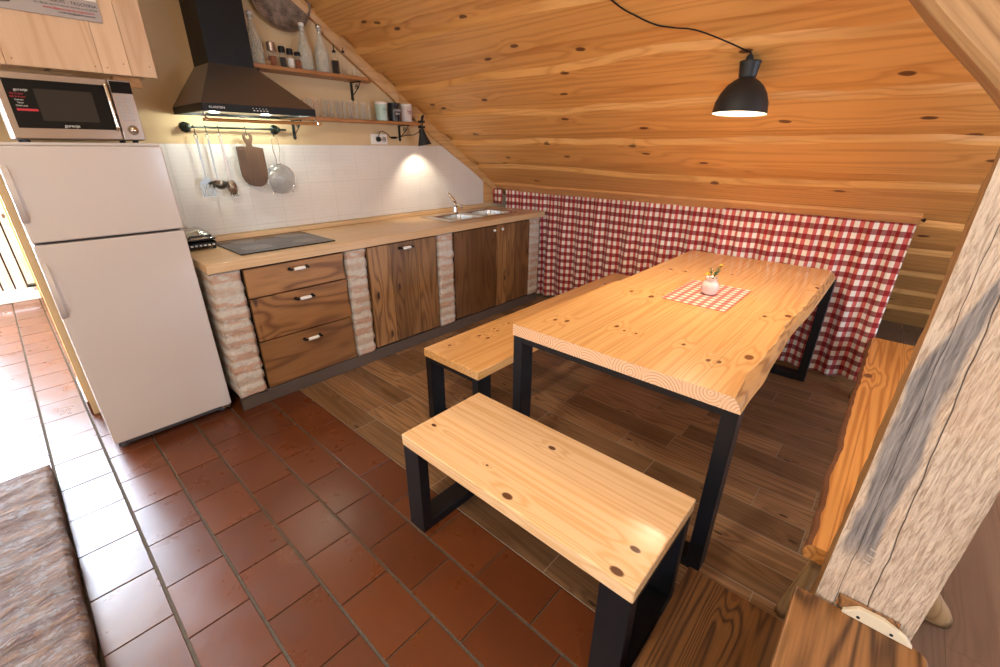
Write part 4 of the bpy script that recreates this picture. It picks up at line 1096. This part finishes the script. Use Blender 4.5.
def xmain(y,t):
    # pushed out past the counter end, then hangs straight
    if y>-.66: base=2.865+.10*(-y/.66)
    else: base=2.965-.055*min(1,(-y-.66)/.9)
    return base+.01*t
def xright(y,t): return 2.885+.035*t*max(0,min(1,(-y-2.6)/.5))
curtain('curtain',-.02,-.145,.93,1.080,lambda y,t:2.845+.10*(-y/.66)*0+.0,'small red gingham curtain piece in the corner beside the sink',1,amp=.004)
curtain('curtain',-.155,-2.30,.035,1.077,xmain,'wide red gingham curtain behind the long bench and the table',2,amp=.027,u0=.2,bfun=lambda y:.012*math.sin(y*5))
curtain('curtain',-2.27,-3.31,.04,1.077,lambda y,t:xright(y,t)-.006,'red gingham curtain at the right with its bottom corner showing by the bench',4,amp=.025,u0=.1,bfun=lambda y:.02*math.sin(y*7+1))
bm=B(); tube(bm,[(2.893,-.04,1.100),(2.893,-3.325,1.100)],.005,8); lathe(bm,[(.005,0),(.011,.006),(.011,.014),(0,.018)],c=(2.893,-3.325,1.100),axis='y',seg=12,mat=Matrix.Rotation(PI,3,'Z'))
cr=obj('curtain_rod',bm,M['black'],loc=(2.893,-1.6,1.100)); tag(cr,'thin dark curtain rod under the sloped ceiling carrying the gingham curtains','curtain rod')

# ================================================================ TABLE
tt=thing('dining_table','long pine dining table with thick live-edge top on black steel legs','table',(T0[0],T0[1],0))
ZT=.76; TH=.052
bm=B(); n=120
def live(x):
    return -3.026+.006*noise.noise(V((x*2.3,1,0)))-.006*math.exp(-((x-1.02)/.10)**2)+.014*math.exp(-((x-1.55)/.3)**2)
def leftedge(x): return -2.098 if x<1.655 else -2.116
prev=None; TX0,TX1=.733,2.808
for i in range(n+1):
    x=TX0+(TX1-TX0)*i/n
    yr=live(x); yl=leftedge(x); w=.012*noise.noise(V((x*8,3,0)))+.006*noise.noise(V((x*20,3,2)))
    sl=.026+w+.016*math.exp(-((x-.95)/.12)**2)
    prof=[(yl,ZT-TH),(yl,ZT-.003),(yl-.003,ZT),(-2.40,ZT),(-2.66,ZT),(-2.88,ZT),(yr+sl+.010,ZT),(yr+sl,ZT-.004),(yr+sl*.45,ZT-.020+w*.3),(yr+.003,ZT-.036),(yr,ZT-TH)]
    cur=[bm.verts.new((x,a,b)) for a,b in prof]
    if prev:
        m=len(cur)
        for k in range(m):
            f=bm.faces.new((prev[k],prev[(k+1)%m],cur[(k+1)%m],cur[k])); f.material_index=2 if k in(7,8) else 0
    else: f=bm.faces.new(cur[::-1]); f.material_index=1
    prev=cur
f=bm.faces.new(prev); f.material_index=1
tp=obj('tabletop',bm,[M['table'],M['end'],M['liveside']],parent=tt)
# thin glue-line grooves
q=NT('seam_brown'); q.fin((.30,.13,.045),.6)
bm=B()
for (y,a,b) in((-2.40,.734,2.807),(-2.66,.734,1.50),(-2.58,1.50,2.807),(-2.88,.734,2.807),(-2.755,1.5,2.807)):
    box(bm,a,b,y-.0009,y+.0009,ZT-.002,ZT+.0002)
for (x,a,b) in((1.655,-2.40,-2.125),(1.485,-2.66,-2.40),(1.50,-2.88,-2.66),(1.72,-2.97,-2.88),(2.25,-2.755,-2.4)):
    box(bm,x-.0006,x+.0006,a,b,ZT-.002,ZT+.0002)
obj('board_seams',bm,q.mat,parent=tp)
def uframe(parent,xa,xb,ya,yb,zt,w,t,axis,nm='leg'):
    """closed rectangular steel frame in a plane of constant x (axis='y'): two legs, floor bar, top bar"""
    for (y0_,y1_) in((ya,ya+w),(yb-w,yb)):
        bm=B(); box(bm,xa,xb,y0_,y1_,.0,zt); obj('leg',bm,M['black'],parent=parent,bevel=.003)
    bm=B(); box(bm,xa,xb,ya+w,yb-w,.0,t); obj('floor_bar',bm,M['black'],parent=parent,bevel=.002)
    bm=B(); box(bm,xa,xb,ya+w,yb-w,zt-t*.6,zt); obj('top_bar',bm,M['black'],parent=parent,bevel=.002)
uframe(tt,.736,.816,-3.024,-2.100,ZT-TH,.05,.045,'y')
uframe(tt,2.72,2.80,-3.035,-2.13,ZT-TH,.05,.045,'y')
# front bench (grain along y): frames in planes of constant y
fb_=thing('pine_bench','short pale pine bench in the foreground at the near table end','bench',(B0[0],B0[1],0),'pine benches on black steel frames')
bm=B(); box(bm,.163,.588,-2.992,-2.025,.40,.45); obj('seat',bm,M['bench'],parent=fb_,bevel=.005,bseg=3)
for (ya,yb) in((-2.120,-2.028),(-2.989,-2.895)):
    for xa in(.165,.541):
        bm=B(); box(bm,xa,xa+.045,ya,yb,0,.40); obj('leg',bm,M['black'],parent=fb_,bevel=.003)
    bm=B(); box(bm,.210,.541,ya,yb,0,.04); obj('floor_bar',bm,M['black'],parent=fb_,bevel=.002)
    bm=B(); box(bm,.210,.541,ya,yb,.372,.40); obj('top_bar',bm,M['black'],parent=fb_,bevel=.002)
lb=thing('pine_bench','long orange-toned pine bench between kitchen run and dining table','bench',(L0[0],L0[1],0),'pine benches on black steel frames')
bm=B(); box(bm,.717,2.866,-1.892,-1.472,.402,.45); obj('seat',bm,M['longbench'],parent=lb,bevel=.004,bseg=3)
uframe(lb,.722,.815,-1.889,-1.476,.402,.045,.04,'y'); uframe(lb,2.76,2.85,-1.885,-1.482,.402,.045,.04,'y')
# live-edge bench on the right
ZB=.375
rb=thing('live_edge_bench','thick orange live-edge plank bench on log legs behind the post','bench',(1.7,-3.47,0))
bm=B(); n=90; prev=None
for i in range(n+1):
    x=.722+2.13*i/n; e=-3.290+.014*noise.noise(V((x*4,2,0)))+.008*noise.noise(V((x*13,2,5))); r=-3.545+.006*noise.noise(V((x*4,8,0)))
    prof=[(r,ZB-.055),(r,ZB-.004),(r+.004,ZB),(e-.012,ZB)]
    prof2=[(e-.012,ZB),(e,ZB-.010),(e+.005+.005*noise.noise(V((x*20,0,3))),ZB-.03),(e-.002,ZB-.055)]
    cur=[bm.verts.new((x,a,b)) for a,b in prof+prof2[1:]]
    if prev:
        m=len(cur)
        for k in range(m):
            f=bm.faces.new((prev[k],prev[(k+1)%m],cur[(k+1)%m],cur[k])); f.material_index=1 if k in(3,4,5) else 0
    else: bm.faces.new(cur[::-1])
    prev=cur
bm.faces.new(prev); obj('seat',bm,[M['livebench'],M['bark']],parent=rb)
for (a,b) in (((.80,-3.34,.322),(.775,-3.29,.0)),((.98,-3.50,.320),(1.12,-3.69,.0)),((2.6,-3.36,.322),(2.70,-3.33,.0)),((2.6,-3.49,.322),(2.7,-3.60,.0))):
    bm=B(); A_,B_=V(a),V(b); pts=[A_.lerp(B_,t) for t in(0,.3,.6,.9,1)]
    tube(bm,pts,([.016,.019,.021,.022,.020] if a[0]<.9 else [.03,.036,.04,.044,.042]),14)
    for v in bm.verts:
        if v.co.z<0.001: v.co.z=.001
    obj('log_leg',bm,M['log'],parent=rb,smooth=True)

# ================================================================ placemat + vase
bm=B(); uvl=bm.loops.layers.uv.new('UVMap'); nx,ny=16,12; rows=[]
for i in range(nx+1):
    row=[]
    for j in range(ny+1):
        x=1.522+.455*i/nx; y=-2.738+.312*j/ny; row.append(bm.verts.new((x,y,ZT+.0028+.0008*noise.noise(V((x*12,y*12,0))))))
    rows.append(row)
for i in range(nx):
    for j in range(ny):
        f=bm.faces.new((rows[i][j],rows[i+1][j],rows[i+1][j+1],rows[i][j+1]))
        for lp in f.loops: lp[uvl].uv=(lp.vert.co.x,lp.vert.co.y)
o=obj('placemat',bm,M['gingham2'],loc=(1.75,-2.58,ZT)); s=o.modifiers.new('s','SOLIDIFY'); s.thickness=.0015; s.offset=-1
tag(o,'small red gingham cloth mat lying in the middle of the table','placemat')
vx,vy=1.755,-2.585; zv=ZT+.0042
vs=thing('flower_vase','small pinkish ceramic vase with yellow flowers on the gingham mat','vase',(vx,vy,zv))
bm=B(); lathe(bm,[(0,.0),(.028,.0),(.038,.010),(.043,.030),(.042,.052),(.034,.066),(.026,.072),(.025,.080),(.032,.088),(.030,.088),(.022,.080),(.022,.070),(0,.060)],c=(vx,vy,zv),seg=30); obj('pot',bm,M['vase'],parent=vs,smooth=True)
R=random.Random(3)
tips=[(.0,.012,.135),(.018,-.02,.125),(.012,-.03,.150),(.004,-.012,.115),(-.012,.016,.105)]
bm=B()
for dx,dy,h in tips: tube(bm,[(vx,vy,zv+.062),(vx+dx*.5,vy+dy*.5,zv+.062+(h-.062)*.55),(vx+dx,vy+dy,zv+h)],.0015,6)
obj('stems',bm,M['leaf'],parent=vs)
bm=B()
for k in range(46):
    dx,dy,h=tips[k%3 if k%5 else 3]; t=R.uniform(.45,1.0); c=V((vx+dx*t,vy+dy*t,zv+.062+(h-.062)*t))
    a=R.uniform(0,2*PI); e=R.uniform(-.2,.9); L=R.uniform(.010,.018); dr=V((math.cos(a)*math.cos(e),math.sin(a)*math.cos(e),math.sin(e))); sd=dr.cross(V((0,0,1))).normalized()*L*.33; up=V((0,0,.003))
    p=[c,c+dr*L*.5+sd+up,c+dr*L,c+dr*L*.5-sd+up]; q_=[v-V((0,0,.0007)) for v in p]
    A_=[bm.verts.new(v) for v in p]; B_=[bm.verts.new(v) for v in q_]; bm.faces.new(A_); bm.faces.new(B_[::-1])
    for i in range(4): bm.faces.new((A_[i],B_[i],B_[(i+1)%4],A_[(i+1)%4]))
obj('leaves',bm,M['leaf'],parent=vs)
for (dx,dy,h,r) in((.012,-.030,.153,.0125),(-.012,.018,.106,.013),(-.004,.030,.098,.010)):
    bm=B(); c=V((vx+dx,vy+dy,zv+h))
    for k in range(12):
        a=2*PI*k/12; 
        for lay,(rr2,zz) in enumerate(((1.,.0),(.7,.003))):
            d=V((math.cos(a+lay*.26),math.sin(a+lay*.26),.25+.3*lay)).normalized(); s_=d.cross(V((0,0,1))).normalized()*r*.22
            p=[c,c+d*r*.6*rr2+s_,c+d*r*rr2,c+d*r*.6*rr2-s_]; A_=[bm.verts.new(v+V((0,0,zz))) for v in p]; B_=[bm.verts.new(v+V((0,0,zz-.0008))) for v in p]
            bm.faces.new(A_); bm.faces.new(B_[::-1])
            for i in range(4): bm.faces.new((A_[i],B_[i],B_[(i+1)%4],A_[(i+1)%4]))
    lathe(bm,[(0,-.002),(r*.4,0),(r*.35,.004),(0,.006)],c=c,seg=10)
    obj('flower_head',bm,M['petal'],parent=vs)

# ================================================================ PENDANT LAMP
px,py=1.735,-2.563
pd=thing('pendant_lamp','black metal pendant lamp with lit white inside hanging over the table','lamp',(px,py,1.86))
hookp=V((1.735,-2.557,zc(1.735)-.036))
bm=B(); z0=1.618
TILT=Matrix.Rotation(math.radians(3.5),3,V((.27,.96,0)).normalized())
prof=[(.1145,0),(.113,.004),(.108,.045),(.094,.082),(.074,.112),(.052,.130),(.036,.140),(.034,.146),(.036,.152),(.042,.200),(.044,.205),(.040,.207),(0,.207)]
lathe(bm,prof,c=(px,py,z0-.005),seg=48,mat=TILT)
for f in list(bm.faces):
    if len(f.verts)>8 : bm.faces.remove(f)
o=obj('lamp_shade',bm,M['lampblack'],parent=pd,smooth=True)
bm=B(); inn=[(.1125,.0015),(.106,.044),(.092,.080),(.072,.109),(.050,.127),(0,.132)]
lathe(bm,inn,c=(px,py,z0-.005),seg=48,mat=TILT)
for f in list(bm.faces):
    if len(f.verts)>8: bm.faces.remove(f)
o=obj('shade_lining',bm,M['lampwhite'],parent=pd,smooth=True); o['label']='white inner lining'
bm=B(); lathe(bm,[(0,.012),(.022,.016),(.032,.032),(.030,.052),(.018,.078),(.014,.10),(0,.105)],c=(px,py,z0+.004),seg=24); obj('bulb',bm,M['bulb'],parent=pd,smooth=True)
bm=B(); lathe(bm,[(.014,1.8215),(.016,1.826),(.013,1.838),(.006,1.845),(0,1.845)],c=(px,py,0),seg=16); obj('strain_relief',bm,M['lampblack'],parent=pd)
bm=B(); tube(bm,[(px,py,1.842),(px,py,1.853),hookp],.003,8)
def smoothp(p,k=5):
    p=[V(a) for a in p]; out=[]
    for i in range(len(p)-1):
        a,b,c,d=p[max(i-1,0)],p[i],p[i+1],p[min(i+2,len(p)-1)]
        for j in range(k):
            t=j/k; out.append(.5*((2*b)+(c-a)*t+(2*a-5*b+4*c-d)*t*t+(3*b-a-3*c+d)*t**3))
    return out+[p[-1]]
def cz(x,y,h=.039): return (x,y,zc(x)-h)
tube(bm,smoothp([hookp,cz(1.71,-2.53),cz(1.66,-2.46),cz(1.60,-2.36),cz(1.575,-2.27),cz(1.55,-2.20),cz(1.50,-2.13),cz(1.42,-2.05),cz(1.2,-1.92),cz(.8,-1.75),cz(.5,-1.6)]),.0032,8)
obj('cable',bm,M['black'],parent=pd)
bm=B(); tube(bm,[hookp+V((0,0,.03)),hookp+V((0,0,.0)),hookp+V((.008,-.006,-.008)),hookp+V((.014,-.012,.004))],.0022,6); obj('ceiling_hook',bm,M['black'],parent=pd)

# ================================================================ POST, BRACE, STEPS, BRACKET, HEARTH
bm=B(); nz=124; xa,xb,ya,yb=.555,.705,-3.532,-3.337
pts=[]; 
m=14
for i in range(m+1): pts.append((xa,ya+(yb-ya)*i/m,-1,0))
for i in range(1,8): pts.append((xa+(xb-xa)*i/7,yb,0,1))
for i in range(1,m+1): pts.append((xb,yb+(ya-yb)*i/m,1,0))
for i in range(1,7): pts.append((xb+(xa-xb)*i/7,ya,0,-1))
rings=[]
for k in range(nz+1):
    z=.0+2.50*k/nz; ring=[]
    for (x,y,nx_,ny_) in pts:
        d=.004*noise.noise(V((x*30,y*40,z*22)))+.003*noise.noise(V((x*6,y*6,z*3)))
        e=.006*noise.noise(V((x*4,y*4,z*2.0)))
        cx_=0
        if nx_ and (y in(ya,yb)): d-=.006
        ring.append(bm.verts.new((x+nx_*d,y+ny_*d+e*.8,z)))
    rings.append(ring)
n=len(pts)
for k in range(nz):
    for i in range(n):
        f=bm.faces.new((rings[k][i],rings[k][(i+1)%n],rings[k+1][(i+1)%n],rings[k+1][i]))
        f.material_index=1 if m<=i<m+7 else 0
bm.faces.new(rings[0][::-1]); bm.faces.new(rings[-1])
po=obj('timber_post',bm,[M['post'],M['sidebrown']],loc=(.555,-3.337,0)); tag(po,'rough-hewn old timber post with a weathered grey patch standing by the steps','post')
# roman numeral like carpenter marks
q=NT('scratch_pale'); q.fin((.55,.5,.45),.8)
bm=B()
for (y,z) in((-3.398,.540),(-3.400,.560),(-3.402,.580)): box(bm,.5485,.5525,y-.007,y+.007,z-.0007,z+.0007,rot=Matrix.Rotation(.25,3,'X'))
obj('carpenter_marks',bm,q.mat,parent=po)
# brace in plane of constant x, rising to +y
a=math.radians(47.2); dr=V((0,math.cos(a),math.sin(a))); up=V((0,-math.sin(a),math.cos(a)))
st=V((0,-3.345,1.512)); Lb=1.16; bm=B(); n=60; prev=None; W=.185
Rb=Matrix.Rotation(0,3,'X')
bpts=[]
for i in range(n+1):
    s=Lb*i/n
    o1=.004*noise.noise(V((s*6,1,0))); 
    # foot is cut vertically where it meets the post
    sec=[]
    for (xx,w) in((.566,0.),(.553,.012),(.553,.06),(.553,.12),(.553,W),(.70,W),(.70,.0)):
        off=(w*math.tan(a)) if False else 0
        s0=s; base=st+dr*s0+up*(w+o1)
        # shift start so y never passes the post face
        miny=-3.329
        if base.y<miny: 
            base=base+dr*((miny-base.y)/dr.y)
        sec.append(V((xx+.002*noise.noise(V((s*12,w*30,3))),base.y,base.z)))
    cur=[bm.verts.new(p) for p in sec]
    if prev:
        m_=len(cur)
        for k in range(m_):
            try: bm.faces.new((prev[k],prev[(k+1)%m_],cur[(k+1)%m_],cur[k]))
            except ValueError: pass
    else: bm.faces.new(cur[::-1])
    prev=cur
bm.faces.new(prev)
bmesh.ops.remove_doubles(bm,verts=bm.verts[:],dist=1e-5)
br=obj('diagonal_brace',bm,M['brace'],loc=(.555,-3.337,1.5))
tag(br,'wide diagonal wooden brace running up from the timber post','brace')
# steps
st_=thing('wooden_steps','two dark oak stair treads beside the foreground bench at the post','steps',(.2,-3.28,0))
def tread(x0,x1,y0,y1,z,mat,rc=0.):
    bm=B(); c=[(x0,y0),(x0,y1),(x1,y1),(x1,y0)]
    if rc:
        c=[(x0,y0),(x0,y1),(x1,y1)]+[(x1-rc+rc*math.cos(t),y0+rc-rc*math.sin(t)) for t in [PI/2*i/6 for i in range(7)]]
    prism(bm,c,z-.045,z,'z'); return obj('tread',bm,mat,parent=st_,bevel=.005,bseg=3)
tread(-.60,.565,-3.315,-3.022,.20,M['stair']); tread(-.50,.545,-3.562,-3.290,.37,M['stair2'],.03)
bm=B(); box(bm,-.5,.52,-3.318,-3.30,.20,.325); obj('riser',bm,M['stair'],parent=st_)
bm=B(); box(bm,.48,.52,-3.29,-3.06,.0,.155); box(bm,-.45,-.41,-3.29,-3.06,.0,.155); box(bm,.46,.50,-3.54,-3.32,0,.325); box(bm,-.45,-.41,-3.54,-3.32,0,.325); obj('support',bm,M['stair'],parent=st_)
# bracket at the post foot
bk=thing('post_bracket','pale wooden bracket screwed at the foot of the timber post','bracket',(.54,-3.47,.37))
bm=B(); prism(bm,[(-3.392,.371),(-3.394,.378),(-3.420,.408),(-3.470,.410),(-3.515,.392),(-3.532,.371)],.532,.546,'x'); obj('block',bm,M['lightwood'],parent=bk,bevel=.002)
for y in(-3.425,-3.490):
    bm=B(); lathe(bm,[(0,-.0015),(.004,-.001),(.004,0)],c=(.532,y,.382),axis='x',seg=10); obj('screw',bm,M['screw'],parent=bk)
bm=B(); box(bm,.5465,.551,-3.50,-3.378,.371,.412); obj('back_piece',bm,M['stair2'],parent=bk,bevel=.002)
# hearth
bm=B(); nx,ny=40,90; rows=[]
x0,x1,ya_,yb_=-1.55,-.812,-2.6,-.585; zt=.10
for i in range(nx+1):
    row=[]
    for j in range(ny+1):
        x=x0+(x1-x0)*i/nx; y=ya_+(yb_-ya_)*j/ny
        e=.008*noise.noise(V((y*7,0,0)))+.005*noise.noise(V((y*22,3,0))) if i==nx else 0
        f_=.008*noise.noise(V((x*9,5,0))) if j==ny else 0
        h=.012*noise.noise(V((x*3,y*9,0)))+.006*noise.noise(V((x*12,y*26,2)))+.004*abs(math.sin(y*PI/.11))
        row.append(bm.verts.new((x+e,y+f_,zt+h-(.012 if i==nx or j==ny else 0))))
    rows.append(row)
for i in range(nx):
    for j in range(ny): bm.faces.new((rows[i][j],rows[i+1][j],rows[i+1][j+1],rows[i][j+1]))
bd=[rows[i][0] for i in range(nx+1)]+[rows[nx][j] for j in range(1,ny+1)]+[rows[i][ny] for i in range(nx-1,-1,-1)]+[rows[0][j] for j in range(ny-1,0,-1)]
mid=[bm.verts.new((v.co.x+.006*noise.noise(v.co*20)-.002,v.co.y,.05)) for v in bd]; lo=[bm.verts.new((v.co.x-.003,v.co.y,.0)) for v in bd]
for A_,B_ in((bd,mid),(mid,lo)):
    for i in range(len(bd)): bm.faces.new((A_[i],A_[(i+1)%len(bd)],B_[(i+1)%len(bd)],B_[i]))
bm.faces.new(lo)
he=obj('stone_hearth',bm,M['hearth'],smooth=True,loc=(-1.1,-1.6,0)); tag(he,'low reddish old brick and stone slab on tiles at lower left','hearth')

# ================================================================ ceiling lamps in the room behind the view (light sources of the place)
def ceil_lamp(x,y,z,label,e=160,col=(1,.82,.6),size=.28):
    t=thing('ceiling_lamp',label,'lamp',(x,y,z))
    bm=B(); lathe(bm,[(0,z-.05),(size*.36,z-.048),(size*.47,z-.03),(size*.5,z-.012)],c=(x,y,0),seg=28); obj('diffuser',bm,M['ceilbulb'],parent=t,smooth=True)
    bm=B(); lathe(bm,[(size*.52,z-.014),(size*.52,z-.001),(0,z-.001)],c=(x,y,0),seg=28); obj('base',bm,M['white'],parent=t)
    l=bpy.data.lights.new('ceiling_lamp_light','AREA'); l.shape='DISK'; l.size=size; l.energy=e; l.color=col
    o=bpy.data.objects.new('ceiling_lamp_light',l); COL.objects.link(o); o.location=(x,y,z-.07)
ceil_lamp(-.95,-2.45,2.75,'round white ceiling lamp above the tiled floor',e=38,col=(1,.86,.68))
ceil_lamp(-1.2,-4.4,2.75,'round white ceiling lamp behind the camera',e=16,col=(1,.86,.68))
def area(name,loc,rot,sx,sy,e,col,spread=None):
    l=bpy.data.lights.new(name,'AREA'); l.shape='RECTANGLE'; l.size=sx; l.size_y=sy; l.energy=e; l.color=col
    if spread: l.spread=spread
    o=bpy.data.objects.new(name,l); COL.objects.link(o); o.location=loc; o.rotation_euler=rot; return o
# daylight through the corridor door opening and the right-hand window
area('door_daylight',(-1.5,4.2,2.3),(-PI/2,0,0),1.7,4.2,1250,(.62,.79,1.0))
area('added_corridor_light',(-2.97,2.15,1.35),(PI/2,0,-PI/2),1.4,2.0,260,(.68,.82,1.0))  # added side light that brightens the plank door and corridor tiles
area('window_daylight',(2.3,-5.97,1.5),(PI/2,0,0),2.0,1.15,90,(.66,.80,1.0))
area('low_window_daylight',(3.77,-5.97,.25),(PI/2,0,0),.6,.32,45,(.66,.80,1.0))
area('left_window_daylight',(-2.97,-4.2,1.5),(PI/2,0,-PI/2),1.2,1.15,75,(.66,.80,1.0))
# pendant, hood lamps and clamp lamp
def point(name,loc,e,col,r=.03):
    l=bpy.data.lights.new(name,'POINT'); l.energy=e; l.color=col; l.shadow_soft_size=r
    o=bpy.data.objects.new(name,l); COL.objects.link(o); o.location=loc; return o
def spot(name,loc,d,e,col,ang,r=.02,blend=.5):
    l=bpy.data.lights.new(name,'SPOT'); l.energy=e; l.color=col; l.spot_size=math.radians(ang); l.spot_blend=blend; l.shadow_soft_size=r
    o=bpy.data.objects.new(name,l); COL.objects.link(o); o.location=loc; o.rotation_euler=V(d).to_track_quat('-Z','Y').to_euler(); return o
spot('pendant_light',(px,py,1.612),(0,0,-1),40,(1,.80,.56),150,.06,.6)
for x in(.34,.62): point('hood_light',(x,-.20,1.616),3.0,(.93,1,.84),.02)
spot('clamp_light',(1.85,-.178,1.485),(.10,.35,-1),8,(1,.88,.68),95,.02,.6)

# world: daylight outside
w=bpy.data.worlds.new('World'); S.world=w; w.use_nodes=True
nt=w.node_tree; bg=nt.nodes['Background']; sky=nt.nodes.new('ShaderNodeTexSky'); sky.sky_type='NISHITA'; sky.sun_disc=False; sky.sun_elevation=math.radians(40)
nt.links.new(sky.outputs[0],bg.inputs[0]); bg.inputs[1].default_value=.6

# ================================================================ camera
cam=bpy.data.cameras.new('Camera'); co=bpy.data.objects.new('Camera',cam); COL.objects.link(co); S.camera=co
yaw,pi_,ro,f=.731,-.404,.007,436.43
fwd=V((math.cos(yaw)*math.cos(pi_),math.sin(yaw)*math.cos(pi_),math.sin(pi_))); r=V((math.sin(yaw),-math.cos(yaw),0)); u=r.cross(fwd)
Rr=r*math.cos(ro)+u*math.sin(ro); Uu=-r*math.sin(ro)+u*math.cos(ro)
m=Matrix((( Rr.x,Uu.x,-fwd.x),(Rr.y,Uu.y,-fwd.y),(Rr.z,Uu.z,-fwd.z)))
co.matrix_world=Matrix.Translation((-.623,-3.238,1.47))@m.to_4x4()
cam.sensor_width=36; cam.lens=f*36/1000; cam.clip_start=.02
S.view_settings.view_transform='Standard'; S.view_settings.look='None'; S.view_settings.exposure=0; S.view_settings.gamma=1; S.view_settings.use_curve_mapping=False
S.cycles.use_denoising=True
S.cycles.max_bounces=8; S.cycles.transparent_max_bounces=12; S.cycles.sample_clamp_indirect=6
